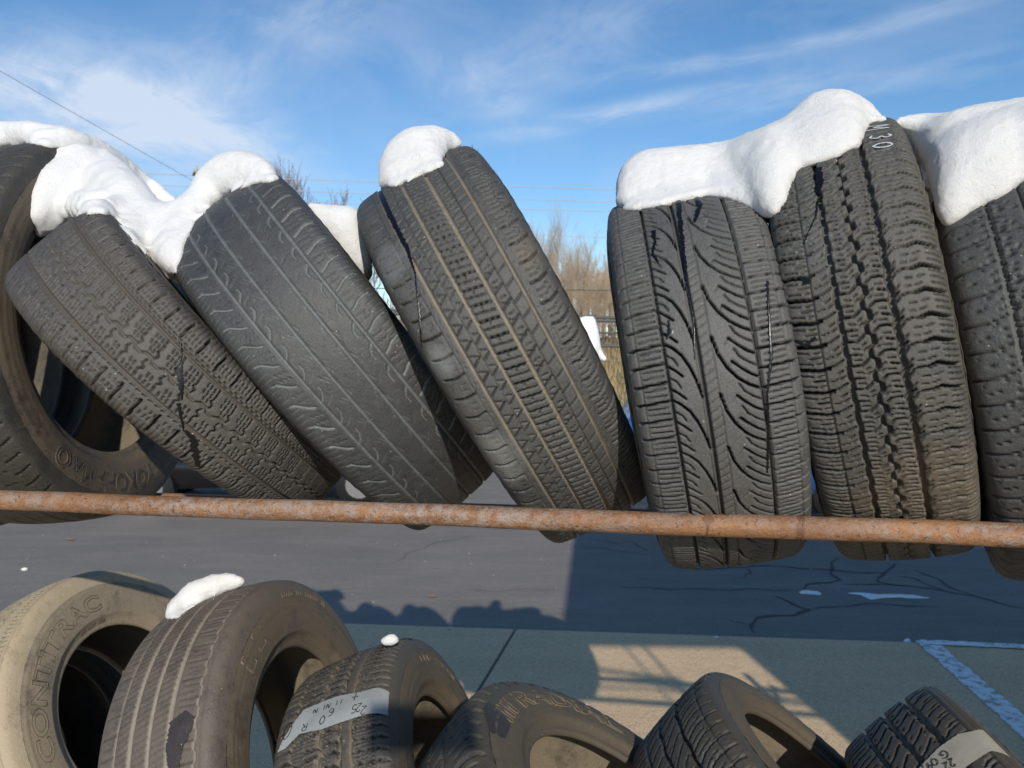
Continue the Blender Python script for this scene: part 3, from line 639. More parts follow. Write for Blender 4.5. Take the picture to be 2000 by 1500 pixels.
UPG = 'used tyres standing on the upper pipes of the rack'; LOG = 'used tyres standing on the lower tier of the rack'
build_tyre('T0', 'tyre', 'black tyre with raised lettering and open hub facing right, leftmost above the rusty pipe', m0, pat_T0, 2.8, (-70, 100), ((.1, .0012, .0012), (.32, .0012, .0010), (.62, .001, .0005), (.93, .0016, .0016)), group=UPG)
build_tyre('T1', 'tyre', 'brownish grey tyre leaning hardest left, hooked tread blocks, under the snow bridge', m1, pat_T1, 1.7, (-86, 96), ((.3, .0012, .001),), group=UPG, nub=60)
build_tyre('T2', 'tyre', 'worn smooth tyre with four pale shallow grooves, leaning left', m2, pat_T2, 1.7, (-86, 96), ((.3, .0012, .001), (.7, .001, .0008)), group=UPG)
build_tyre('T3', 'tyre', 'leaning tyre with dusty straight grooves, slotted centre rib and a round snow cap', m3, pat_T3, 1.7, (-86, 100), ((.3, .0012, .001),), 60, group=UPG)
build_tyre('T4', 'tyre', 'grey tyre with long sweeping curved tread grooves, nearly upright', m4, pat_T4, 1.6, (-88, 96), ((.3, .0012, .001), (.8, .0015, .0015)), group=UPG)
build_tyre('T5', 'tyre', 'chunky all-terrain tyre with black stepped grooves and chalk 30 on its shoulder', m5, pat_T5, 1.6, (-88, 98), ((.3, .0012, .001),), group=UPG)
build_tyre('T6', 'tyre', 'dark tyre cut by the right picture edge, mostly in shade below thick snow', m6, pat_T6, 2.6, (-70, 90), ((.3, .0012, .001),), group=UPG, nub=160)
_rd = np.array([math.cos(R_(9.5)), -math.sin(R_(9.5)), 0])
for nk, ok, dd, lb in (('Z', 'T0', -.29, 'dark tyre barely glimpsed through the hub of the leftmost upper tyre'), ('Y', 'A', -.285, 'dark tyre barely glimpsed through the hub of the tan lower tyre')):
    TY[nk] = dict(TY[ok]); TY[nk]['c'] = list(np.array(TY[ok]['c']) + tframe(TY[ok])[0] * dd); TY[nk].pop('bvh', None)
    build_tyre(nk, 'tyre', lb, m6, pat_T0, 5, (-80, 100), (), group=UPG if nk == 'Z' else LOG)
build_tyre('A', 'tyre', 'tan dusty tyre with outlined raised letters on its sidewall, lower left', mA, pat_A, 2.5, (-25, 120), ((.06, .0012, .001), (.9, .0012, .0012), (.78, .001, .0006)), group=LOG, nub=20)
build_tyre('B', 'tyre', 'dusty brown tyre with pale grooves and a snow patch on its left top', mB, pat_B, 2.2, (-15, 105), ((.06, .0014, .0014), (.9, .0014, .0014), (.7, .001, .0008)), group=LOG)
build_tyre('C', 'tyre', 'knobbly winter tyre wrapped by a grey paper size label', mC, pat_C, 2.1, (-15, 105), ((.1, .0014, .0014), (.5, .0012, .0014), (.9, .0014, .0014)), 50, group=LOG, nub=60)
build_tyre('D', 'tyre', 'tyre lying tilted with outlined raised letters and a torn bare patch on its sidewall', mD, pat_D, 2.6, (0, 120), ((.06, .0016, .0018), (.24, .0012, .001), (.95, .0016, .0016)), group=LOG, hair=40)
build_tyre('E', 'tyre', 'tilted tyre with two wide black grooves beside the sunlit concrete patch', mE, pat_E, 2.3, (-10, 110), ((.1, .0014, .0014), (.6, .001, .0008)), group=LOG)
build_tyre('F', 'tyre', 'steeply tilted tyre with a tan paper label, lower right corner', mF, pat_F, 2.3, (-10, 115), ((.1, .0014, .0014), (.6, .001, .0008)), group=LOG, nub=20)

# lettering and marks on the tyres
M_let = rubber('raised_rubber', (.09, .075, .055), (.22, .17, .11), .6, (.3, .2, .1))
M_letd = rubber('raised_rubber_dark', (.045, .038, .034), (.14, .11, .08), .5, (.1, .1, .1))
M_fill = rubber('letter_face_rubber', (.030, .027, .025), (.10, .08, .06), .3, (.1, .1, .1))
M_chalk = simple('chalk', (.50, .52, .54), .9, nscale=300, var=.3)
M_ink = simple('marker_ink', (.03, .028, .03), .6, nscale=60, var=.3)
M_wet, nt, b = newmat('wet_black_drip'); b.inputs['Base Color'].default_value = (.004, .004, .005, 1); b.inputs['Roughness'].default_value = .28; b.inputs['Specular IOR Level'].default_value = .4
def paper(name, col, stripes):
    m, nt, b = newmat(name); v = ocoord(nt); n = noise_(nt, v, 90, 5, .7); n2 = noise_(nt, v, 12, 3, .5)
    c = mixc(nt, n, tuple(x * .72 for x in col), col); c = mixc(nt, ramp(nt, n2, [(.45, 0.0), (.62, .6)]), c, tuple(x * .55 for x in col))
    nt.links.new(c, b.inputs['Base Color']); b.inputs['Roughness'].default_value = .85; bump(nt, n, .5, .001, b); return m
M_paper = paper('weathered_paper', (.36, .38, .38), True); M_paper2 = paper('weathered_tan_paper', (.40, .37, .30), False)
side_text('A', 'CONTITRAC', (100, 1492), (196, 1170), .036, M_let, .0010)
side_text('A', 'IIII IIIIII IIIII', (165, 1242), (215, 1212), .007, M_let, .0004)
side_text('D', 'III RADIAL', (985, 1402), (1215, 1424), .032, M_let, .0010)
side_text('T0', 'YOKOHAMA', (310, 940), (112, 902), .034, M_letd, .0010, rad=.308, fill=M_fill)
side_text('T0', 'O', (112, 896), (86, 862), .036, M_letd, .0014, rad=.308, fill=M_fill)
side_text('C', 'III IIIII', (822, 1296), (890, 1330), .010, M_let, .0007)
side_text('B', 'II', (478, 1330), (500, 1240), .034, M_let, .0007)
side_text('B', 'IIIII III IIIIII II', (548, 1180), (640, 1200), .008, M_let, .0005)
GL = {'M': [[(0, 0), (.05, 1), (.5, .35), (.9, 1), (1, 0)]], '3': [[(.05, .9), (.5, 1.05), (.85, .8), (.5, .55), (.85, .35), (.6, 0), (.05, .08)]], '0': [[(.5, 0), (.12, .3), (.1, .75), (.5, 1), (.88, .75), (.9, .3), (.55, 0), (.45, .03)]],
      '2': [[(.05, .8), (.35, 1.05), (.8, .85), (.6, .45), (.05, .02), (.9, .05)]], '5': [[(.85, 1), (.2, .97), (.12, .55), (.6, .6), (.85, .3), (.5, 0), (.05, .1)]], '6': [[(.75, 1), (.25, .7), (.1, .25), (.5, 0), (.85, .25), (.5, .5), (.15, .3)]],
      'R': [[(.1, 0), (.15, 1), (.75, .9), (.65, .55), (.15, .5)], [(.4, .5), (.9, 0)]], 'O': [[(.5, -.1), (.05, .2), (0, .8), (.5, 1.1), (1, .8), (1, .2), (.5, -.1)], [(.5, .2), (.35, .5), (.6, .8)]], '+': [[(.5, 0), (.5, 1)], [(0, .5), (1, .55)]],
      '1': [[(.4, 1), (.5, 0)]], 'N': [[(.1, 0), (.15, 1), (.75, .1), (.85, 1)]], '.': [[(.4, .5), (.6, .45)]], '9': [[(.8, .6), (.45, .45), (.15, .75), (.5, 1), (.85, .75), (.6, 0)]], 'G': [[(.9, .85), (.4, 1), (.05, .5), (.4, 0), (.9, .2), (.85, .5), (.5, .45)]]}
def scribble(key, ch, px, w_, h_, mat, rot, parent, wd=.9, off=.0016, name='handwriting'):
    q = px_to_sw(key, *px)
    if not q: return
    s0, w0 = q; c_, s_ = math.cos(rot), math.sin(rot); V = []; Q = []; t = TY[key]
    for line in GL[ch]:
        cr = catmull(line, 5); pts = [((x - .5) * w_, (y - .5) * h_) for x, y in cr]; pts = [(s0 + x * s_ + y * c_, w0 + x * c_ - y * s_) for x, y in pts]; o_ = len(V)
        for i, p in enumerate(pts):
            a, b_ = pts[max(i - 1, 0)], pts[min(i + 1, len(pts) - 1)]; d = Vector((b_[0] - a[0], b_[1] - a[1])); d = d.normalized() if d.length else Vector((1, 0)); nn = Vector((-d.y, d.x)) * wd * random.uniform(.75, 1.2)
            V += [surf(key, p[0] + nn.x, p[1] + nn.y, off), surf(key, p[0] - nn.x, p[1] - nn.y, off)]
        Q += [(o_ + 2 * i, o_ + 2 * i + 1, o_ + 2 * i + 3, o_ + 2 * i + 2) for i in range(len(pts) - 1)]
    return fast_mesh(name, np.array(V), np.array(Q), mat, parent, False)
for ch, p, w_, h_ in (('M', (1713, 249), 17, 32), ('3', (1714, 266), 14, 25), ('0', (1722, 283), 14, 24)): scribble('T5', ch, p, w_, h_, M_chalk, R_(-96), TY['T5']['root'], 1.35, .0014, 'chalk_mark')
M_smudge = M_wet
def drip(key, px, wd, nm_='wet_streak', jag=.5):
    pts = [px_to_sw(key, *p) for p in px]; ok = [(p, w_) for p, w_ in zip(pts, wd) if p]
    if len(ok) > 1: tread_ribbon(key, [p for p, _ in ok], [w_ for _, w_ in ok], M_wet, nm_, .0009, jag)
drip('T1', [(346, 655), (350, 690), (351, 730), (347, 775)], [1.2, 1.2, 4.2, 1])
drip('T1', [(348, 782), (350, 800), (346, 822), (358, 838), (374, 856), (378, 878), (384, 905), (386, 925)], [2.6, 3.0, 1.2, 1.2, 4.6, 5.2, 3.0, 1])
drip('T3', [(746, 372), (762, 420), (790, 480), (808, 530), (818, 580), (820, 640), (822, 672)], [3, 3.4, 2.6, 1.2, 1.0, 1.4, 1])
drip('T3', [(928, 862), (932, 880), (930, 905), (938, 930)], [1.2, 3, 1, 2.2])
drip('T4', [(1322, 392), (1326, 450), (1345, 560), (1350, 620), (1356, 690)], [4, 3, 1.6, 1.2, 1])
drip('T4', [(1502, 545), (1504, 600), (1506, 680), (1502, 760), (1500, 850), (1502, 920)], [1.6, 1.3, 2.2, 1.2, 1.6, 1])
drip('T4', [(1278, 445), (1280, 465), (1276, 490), (1288, 505)], [3, 2, 2, 1.0]); drip('T4', [(1302, 620), (1308, 640), (1304, 650)], [1, 4, 1]); drip('T4', [(1358, 375), (1362, 400), (1360, 430)], [2, 4, 2])
drip('T5', [(1600, 322), (1603, 350), (1600, 372)], [4, 5, 3]); drip('T5', [(1600, 380), (1590, 420), (1576, 470)], [1.5, 1, 1.5])
drip('T5', [(1560, 535), (1572, 540), (1583, 540)], [1.5, 3, 2]); drip('T5', [(1556, 660), (1570, 664), (1590, 658)], [1.5, 2.6, 2])
# washed bare patch on the brown tyre
pb = [px_to_sw('B', x_, y_) for x_, y_ in ((352, 1388), (352, 1420), (345, 1450), (335, 1500))]
M_washed = rubber('washed_rubber', (.020, .017, .017), (.08, .06, .05), .15, (.05, .05, .05), rough=.5)
if all(pb): o = tread_ribbon('B', pb, [15, 22, 16, 8], M_washed, 'washed_patch', .0006, .12); 
# torn bare patch in the sidewall of the tilted tyre
def side_patch(key, pxs, mat, nm_, off=.0012, sgn=1):
    t = TY[key]; half, side, inner = profile(t); so = np.argsort(side[:int(len(side) * .8), 1]); V = []
    c = [side_angle(key, *p, sgn) for p in pxs]; ca = sum(a for a, _ in c) / len(c); cr = sum(r for _, r in c) / len(c)
    ringv = []
    for fr in (0, .35, .7, 1.0):
        for a, r in c:
            aa = ca + (a - ca) * fr; rr = cr + (r - cr) * fr; xx = (np.interp(rr, side[so, 1], side[so, 0]) + off * (1.0 if fr < 1 else .2)) * sgn
            V.append(deform(t, np.array(xx), np.array(rr), np.array(aa)))
    n = len(c); Q = [(k * n + i, k * n + (i + 1) % n, (k + 1) * n + (i + 1) % n, (k + 1) * n + i) for k in range(3) for i in range(n)]
    return fast_mesh(nm_, np.array(V), np.array(Q), mat, t['root'], True)
side_patch('D', [(970, 1378), (980, 1384), (990, 1400), (1004, 1412), (1010, 1430), (1000, 1456), (984, 1462), (974, 1448), (968, 1420), (962, 1395)], M_washed, 'bare_patch')
# paper labels
def label_strip(key, top, bot, mat, name, nu=26, nv=10):
    """strip of paper over the tread between two pixel lines"""
    T_ = [px_to_sw(key, *p) for p in top]; B_ = [px_to_sw(key, *p) for p in bot]; T_ = [p for p in T_ if p]; B_ = [p for p in B_ if p]
    def ev(pts, u):
        k = u * (len(pts) - 1); i = min(int(k), len(pts) - 2); f = k - i; return (pts[i][0] * (1 - f) + pts[i + 1][0] * f, pts[i][1] * (1 - f) + pts[i + 1][1] * f)
    V = []; Q = []
    for i in range(nu + 1):
        a = ev(T_, i / nu); b_ = ev(B_, i / nu)
        for j in range(nv + 1):
            f = j / nv; s = a[0] * (1 - f) + b_[0] * f + random.uniform(-.3, .3); w = a[1] * (1 - f) + b_[1] * f
            V.append(surf(key, s, w, .0018 + .0007 * (i % 2)))
    for i in range(nu):
        for j in range(nv): k = i * (nv + 1) + j; Q.append((k, k + 1, k + nv + 2, k + nv + 1))
    o = fast_mesh(name, np.array(V), np.array(Q), mat, TY[key]['root'], True); return o
lab = label_strip('C', [(545, 1468), (562, 1425), (600, 1382), (660, 1360), (710, 1348), (735, 1342), (760, 1350)], [(541, 1462 + 8), (556, 1458), (590, 1432), (630, 1420), (680, 1400), (725, 1388), (758, 1396)], M_paper, 'paper_label', 60)
for ch, p, w_, h_ in (('2', (712, 1382), 9, 15), ('2', (702, 1384), 9, 15), ('5', (692, 1386), 9, 15), ('.', (666, 1388), 5, 8), ('6', (648, 1394), 11, 15), ('0', (632, 1402), 10, 15), ('R', (594, 1418), 12, 13), ('O', (565, 1427), 13, 26), ('+', (692, 1359), 12, 14), ('1', (669, 1369), 4, 9), ('1', (660, 1371), 4, 9), ('N', (644, 1377), 8, 9), ('1', (633, 1381), 4, 9), ('N', (618, 1386), 9, 8)):
    scribble('C', ch, p, w_, h_, M_ink, R_(168), lab, .8, .0036)
lab2 = label_strip('F', [(1792, 1496), (1830, 1465), (1868, 1436), (1895, 1427), (1925, 1428)], [(1862, 1510), (1880, 1495), (1905, 1478), (1935, 1468), (1962, 1472)], M_paper2, 'paper_label', 30)
for ch, p, w_, h_ in (('G', (1838, 1474), 12, 13), ('0', (1826, 1482), 10, 12), ('9', (1816, 1490), 9, 12), ('2', (1860, 1484), 8, 13), ('2', (1850, 1492), 8, 13), ('1', (1804, 1494), 5, 10)):
    scribble('F', ch, p, w_, h_, M_ink, R_(170), lab2, .9, .0036)
#NEXT
# ------------------------------------------------------------------ steel rack
YAW = R_(9.5); RD = Vector((math.cos(YAW), -math.sin(YAW), 0)); RN = Vector((math.sin(YAW), math.cos(YAW), 0))
rack = empty('tyre_rack', (0, 1.36, 0)); tag(rack, 'long rusty pipe rack holding two tiers of old tyres', 'rack')
def rk(bm, name, mat, sm=True):
    o = bm_obj(name, bm, mat, None, sm); o.parent = rack; o.matrix_parent_inverse = Matrix.Translation((0, -1.36, 0)); return o
def pipe(y0, z, r, name, mat, x0=-2.5, x1=2.3, n=28):
    bm = bmesh.new(); o = Vector((0, y0, z)); k = 380 if name == 'front_pipe' and z > 1.5 else 60
    bm_tube(bm, [o + RD * (x0 + (x1 - x0) * i / k) + Vector((0, 0, .0007 * math.sin(i * .11) + .0003 * math.sin(i * .37))) for i in range(k + 1)], [r * (1 + .012 * math.sin(i * .23) + random.uniform(-.006, .006)) for i in range(k + 1)], n)
    return rk(bm, name, mat)
pipe(1.125, 1.8155, .0162, 'front_pipe', M_rust)
pipe(1.60, 1.728, .0166, 'rear_pipe', M_rust)
pipe(1.00, .985, .0166, 'front_pipe', M_rust, -2.5, 2.2)
pipe(1.52, .945, .0166, 'rear_pipe', M_rust, -2.5, 2.2)
for xe in (-2.45, 2.05):
    for y0 in (1.09, 1.56):
        bm = bmesh.new(); p = Vector((0, y0, 0)) + RD * xe; bm_tube(bm, [p, p + Vector((0, 0, 1.86))], .021, 12); rk(bm, 'post', M_rust)
    for z in (.12, .96, 1.76):
        bm = bmesh.new(); p = Vector((0, 1.09, z)) + RD * xe; bm_tube(bm, [p, p + RN * .5], .016, 10); rk(bm, 'cross_bar', M_rust)
# drips of melt water on the front pipe
def pipe_stain(xpx0, xpx1, name='wet_stain'):
    bm = bmesh.new(); u0, u1 = [((x - 1000) / FPX) * 1.11 / (math.cos(YAW) + ((x - 1000) / FPX) * math.sin(YAW)) / math.cos(YAW) for x in (xpx0, xpx1)]
    o = Vector((0, 1.125, 1.8155)); n = 14; rows = []
    for k in range(n + 1):
        a = R_(100 - 170 * k / n); w = .75 - .45 * (k / n) + random.uniform(-.45, .35); c = (u0 + u1) / 2 - .004 * k / n; h_ = (u1 - u0) / 2 * max(.15, w)
        off = RN * (-math.cos(a)) * .01675 + Vector((0, 0, math.sin(a) * .01675)); rows.append([bm.verts.new(o + RD * (c - h_) + off), bm.verts.new(o + RD * (c + h_) + off)])
    for a, b_ in zip(rows, rows[1:]): bm.faces.new((a[0], a[1], b_[1], b_[0]))
    return rk(bm, name, M_wetrust)
pipe_stain(1373, 1400); pipe_stain(1556, 1572); pipe_stain(1566, 1576)

# ------------------------------------------------------------------ ground
def ground_mat(name, base, dark, light, crack=0.0, scale=1.0, specks=(.35, .30, .25), rough=.85, speck_amt=.55):
    m, nt, b = newmat(name); v = ocoord(nt); st = ocoord(nt, (.35, 1.6, 1))
    n1 = noise_(nt, v, .9 * scale, 6, .6); n2 = noise_(nt, v, 14 * scale, 6, .7); n3 = noise_(nt, v, 95, 5, .8); n4 = noise_(nt, st, 2.4, 6, .65, .5)
    c = mixc(nt, ramp(nt, n1, [(.35, 0.0), (.65, 1.0)]), dark, base); c = mixc(nt, ramp(nt, n4, [(.45, 0.0), (.75, .7)]), c, light)
    c = mixc(nt, mathn(nt, 'MULTIPLY', ramp(nt, n2, [(.35, 0.0), (.7, 1.0)]), .35), c, tuple(x * .6 for x in base)); c = mixc(nt, ramp(nt, n3, [(.42, 0.0), (.68, .75)]), c, tuple(min(1, x * 1.6) for x in base)); c = mixc(nt, ramp(nt, noise_(nt, v, 60, 5, .8), [(.52, 0.0), (.72, .8)]), c, tuple(x * .5 for x in base))
    vo = nt.nodes.new('ShaderNodeTexVoronoi'); vo.inputs['Scale'].default_value = 26; nt.links.new(v, vo.inputs['Vector'])
    sp = mathn(nt, 'MULTIPLY', mathn(nt, 'LESS_THAN', vo.outputs['Distance'], .10), mathn(nt, 'GREATER_THAN', noise_(nt, vo.outputs['Position'], 11, 1, .5), speck_amt))
    c = mixc(nt, sp, c, specks)
    if crack:
        ve = nt.nodes.new('ShaderNodeTexVoronoi'); ve.feature = 'DISTANCE_TO_EDGE'; ve.inputs['Scale'].default_value = .8
        dv = nt.nodes.new('ShaderNodeVectorMath'); dv.operation = 'MULTIPLY_ADD'; nz = nt.nodes.new('ShaderNodeTexNoise'); nz.inputs['Scale'].default_value = 1.7; nz.inputs['Detail'].default_value = 5
        nt.links.new(v, nz.inputs['Vector']); nt.links.new(nz.outputs['Color'], dv.inputs[0]); dv.inputs[1].default_value = (.9, .9, .9); nt.links.new(v, dv.inputs[2]); nt.links.new(dv.outputs[0], ve.inputs['Vector'])
        ck = mathn(nt, 'LESS_THAN', ve.outputs['Distance'], .006); c = mixc(nt, mathn(nt, 'MULTIPLY', ck, crack), c, tuple(x * .35 for x in base))
    nt.links.new(c, b.inputs['Base Color']); b.inputs['Roughness'].default_value = rough; b.inputs['Specular IOR Level'].default_value = .3
    bump(nt, mathn(nt, 'ADD', n3, mathn(nt, 'MULTIPLY', n2, 2)), .8, .006, b); return m
M_asph = ground_mat('asphalt', (.225, .20, .175), (.17, .153, .137), (.31, .265, .22), 0)
M_conc = ground_mat('concrete', (.66, .46, .275), (.54, .38, .23), (.76, .54, .34), 0, 1.2, (.5, .45, .36), .9, .62)
M_seal = simple('crack_sealant', (.075, .066, .062), .8, var=.2, nscale=20)
M_field = ground_mat('winter_grass', (.25, .18, .085), (.15, .12, .05), (.33, .25, .13), 0, .5, (.4, .33, .2), .95, .5)
def grid_ground(name, x0, x1, y0, y1, nx_, ny_, fz, mat):
    xs = np.linspace(x0, x1, nx_); ys = np.linspace(y0, y1, ny_); X, Y = np.meshgrid(xs, ys); Z = fz(X, Y); n, m = X.shape; ii = np.arange(n * m).reshape(n, m)
    o = fast_mesh(name, np.stack([X, Y, Z], -1), np.stack([ii[:-1, :-1], ii[:-1, 1:], ii[1:, 1:], ii[1:, :-1]], -1).reshape(-1, 4), mat); o['kind'] = 'structure'; return o
asph = flat_poly('asphalt_lot', [(-60, -30), (60, -30), (60, 24), (-60, 24)], 0.0, M_asph); asph['kind'] = 'structure'
def hill_z(X, Y):
    t_ = np.clip((Y - 24) / 26, 0, 1); return -.02 + 3.4 * t_ ** 1.5 + np.where(Y > 50, (Y - 50) * .02, 0) + .18 * np.sin(X * .31) * t_ + .1 * np.sin(X * .9 + Y * .5) * t_
grid_ground('grass_bank', -900, 900, 23.9, 60, 181, 60, lambda X, Y: hill_z(X, Y), M_field)
grid_ground('ground', -2500, 2500, 60, 4000, 60, 60, lambda X, Y: 3.56 + (Y - 60) * .002 + 0 * X, M_field)
gs = flat_poly('lawn', [(-2500, -3000), (2500, -3000), (2500, 23.95), (-2500, 23.95)], -.03, M_field); gs['kind'] = 'structure'
# concrete apron of two slabs, joint between them
e0, e1 = gnd(690, 1222), gnd(1900, 1262); ed = (e1 - e0).normalized(); j0, j1 = gnd(1005, 1238), gnd(945, 1338); jd = (j1 - j0).normalized()
def isect(p, d, q, e):
    det = d.x * (-e.y) - d.y * (-e.x); u = ((q.x - p.x) * (-e.y) - (q.y - p.y) * (-e.x)) / det; return p + d * u
jt = isect(e0, ed, j0, jd)
def slab(a0, a1, label_z=.014):
    bm = bmesh.new(); P = []
    for (al, be) in ((a0, 0), (a1, 0), (a1, 9.5), (a0, 9.5)): P.append(jt + ed * al + jd * be)
    top = [bm.verts.new((p.x, p.y, label_z)) for p in P]; bot = [bm.verts.new((p.x, p.y, -.02)) for p in P]
    bm.faces.new(top[::-1]); 
    for k in range(4): bm.faces.new((top[k], top[(k + 1) % 4], bot[(k + 1) % 4], bot[k]))
    bmesh.ops.recalc_face_normals(bm, faces=bm.faces)
    return bm_obj('slab', bm, M_conc)
apron = empty('concrete_pavement', (0, 0, 0)); apron['kind'] = 'structure'
bnd = [-14, -10, -7.2, -4.1, -.006]
for a, b_ in zip(bnd, bnd[1:]): slab(a, b_ - .012 if b_ > -1 else b_ - .012).parent = apron
for a, b_ in ((.006, 3.6), (3.615, 7.2), (7.215, 11)): slab(a, b_).parent = apron
# painted bay lines
M_paint, nt, b = newmat('worn_white_paint'); v = ocoord(nt); n = noise_(nt, v, 16, 7, .72); n2 = noise_(nt, v, 90, 4, .7)
nt.links.new(mixc(nt, ramp(nt, n, [(.40, 0.0), (.50, 1.0)]), mixc(nt, n2, (.30, .27, .22), (.42, .37, .30)), mixc(nt, n2, (.74, .75, .75), (.86, .86, .86))), b.inputs['Base Color']); b.inputs['Roughness'].default_value = .8; bump(nt, n, .6, .003, b)
def stripe(name, A, B, wa, wb, z):
    """jagged painted band between two ground points"""
    d = (B - A).normalized(); nn = Vector((-d.y, d.x, 0)); n = int((B - A).length / .03); V = []; Q = []
    for i in range(n + 1):
        u = i / n; w = wa * (1 - u) + wb * u; p = A.lerp(B, u)
        l = p + nn * (w + random.uniform(-.012, .008)); r = p - nn * (w + random.uniform(-.012, .008)); V += [(l.x, l.y, z), (r.x, r.y, z)]
    Q = [(2 * i, 2 * i + 1, 2 * i + 3, 2 * i + 2) for i in range(n)]
    o = fast_mesh(name, V, Q, M_paint, None, False); o['kind'] = 'structure'; return o
sA = (gnd(1785, 1257) + gnd(1832, 1256)) / 2; sB = (gnd(2000, 1445) + gnd(2000 + 46, 1445)) / 2
stripe('painted_line', sA, sA + (sB - sA) * 2.2, .075, .075, .0185)
stripe('painted_line', gnd(1800, 1259), gnd(2300, 1283), .045, .045, .0225)
# sealed cracks in the asphalt
def Z4(l): return [(1200 + x / 2.5, 980 + y / 2.5) for x, y in l]
cracks = [(Z4([(280, 318), (400, 330), (640, 322), (670, 310), (860, 320), (1040, 335), (1200, 345), (1330, 352)]), 3.2), (Z4([(1080, 270), (1066, 310), (1048, 342), (1110, 382), (1040, 392), (960, 402), (920, 432)]), 3.6),
 (Z4([(780, 465), (850, 490), (900, 510), (965, 527), (860, 552), (760, 562), (700, 572), (655, 600), (662, 625), (690, 642)]), 4.2), (Z4([(965, 527), (1100, 508), (1250, 500), (1400, 504), (1600, 520)]), 2.0),
 (Z4([(1360, 300), (1340, 345), (1280, 366), (1290, 390), (1340, 402), (1480, 420), (1600, 432), (1750, 462), (1880, 495), (2000, 520)]), 3.4), (Z4([(1480, 335), (1560, 372), (1640, 415), (1750, 462)]), 3.0), (Z4([(0, 412), (200, 425), (600, 430), (900, 430)]), 1.6),
 (Z4([(1110, 400), (1240, 408), (1340, 402)]), 2.4), (Z4([(1360, 365), (1480, 378), (1560, 415), (1600, 432)]), 2.4), (Z4([(655, 600), (560, 585)]), 2.2), (Z4([(640, 322), (655, 350), (645, 372)]), 2.4), (Z4([(60, 190), (150, 230), (160, 245)]), 2.2),
 (Z4([(-90, 190), (20, 205), (60, 190)]), 1.6), (Z4([(1900, 330), (2000, 392)]), 1.8), ([(770, 1100), (800, 1080), (860, 1058), (930, 1048)], 1.0), ([(905, 1153), (960, 1155), (1100, 1149)], .8), ([(1270, 1085), (1200, 1075), (1140, 1068)], 1.4)]
for pts, wpx in cracks:
    P3 = [gnd(*p) for p in pts]; V = []; seq = []
    for a, b_ in zip(P3, P3[1:]):
        k = max(1, int((b_ - a).length / .04)); seq += [a.lerp(b_, j / k) for j in range(k)]
    seq.append(P3[-1]); ph = random.random() * 9
    for i, p in enumerate(seq):
        d = (seq[min(i + 1, len(seq) - 1)] - seq[max(i - 1, 0)]).normalized(); nn = Vector((-d.y, d.x, 0)); w = wpx * .0036 * (.6 + .8 * abs(math.sin(i * .37 + ph)) * random.uniform(.5, 1.2)) * min(1, (i + 1) / 4, (len(seq) - i) / 4)
        j = nn * .02 * math.sin(i * .55 + ph) + nn * random.uniform(-.006, .006); V += [tuple(p + j + nn * w + Vector((0, 0, .004))), tuple(p + j - nn * w + Vector((0, 0, .004)))]
    o = fast_mesh('sealed_crack', V, [(2 * i, 2 * i + 1, 2 * i + 3, 2 * i + 2) for i in range(len(seq) - 1)], M_seal, None, False); o['kind'] = 'structure'
# pebbles, crumbs and leaves on the asphalt
bm = bmesh.new()
for k in range(420):
    y = 2.6 + random.random() ** 1.6 * 12; x = random.uniform(-.75, .75) * y; sz = random.uniform(.002, .006) * (1 + y * .05)
    bmesh.ops.create_icosphere(bm, subdivisions=1, radius=sz, matrix=Matrix.Translation((x, y, sz * .3 + (.016 if y < 5.9 else .003))) @ Matrix.Diagonal((random.uniform(.8, 1.8), 1, .6, 1)))
o = bm_obj('gravel_crumbs', bm, simple('grit', (.34, .30, .25), .9, nscale=3, var=.6)); tag(o, 'pale grit and crumbs scattered over asphalt and concrete', None, None, 'stuff')
M_leaf = simple('dry_leaf', (.38, .20, .10), .8, nscale=30)
for (px, py, s, lb) in ((137, 1056, .055, 'curled tan leaf on the asphalt just below the pipe at the left'), (845, 1168, .045, 'small rusty leaf fragment alone on the open asphalt')):
    bm = bmesh.new(); g = gnd(px, py); pr = []
    for i, (a, w) in enumerate(((-1, 0), (-.6, .35), (0, .5), (.5, .35), (1, .02))):
        pr.append([bm.verts.new((g.x + a * s, g.y + sgn * w * s, .008 + (.35 * w if sgn == 0 else 0) * .02 + .25 * s * (a * a) + (.3 * s * w if sgn else 0))) for sgn in (-1, 0, 1)])
    for a, b_ in zip(pr, pr[1:]):
        for j in (0, 1): bm.faces.new((a[j], a[j + 1], b_[j + 1], b_[j]))
    o = bm_obj('fallen_leaf', bm, M_leaf); tag(o, lb, 'leaf', 'dry leaves on the asphalt')
g = gnd(48, 1114); bm = bmesh.new(); bmesh.ops.create_icosphere(bm, subdivisions=2, radius=.024, matrix=Matrix.Translation((g.x, g.y, .012)) @ Matrix.Diagonal((1.4, 1, .7, 1)))
tag(bm_obj('pebble', bm, simple('white_stone', (.7, .68, .62), .8), None, True), 'single white pebble on the asphalt at the far left', 'pebble')

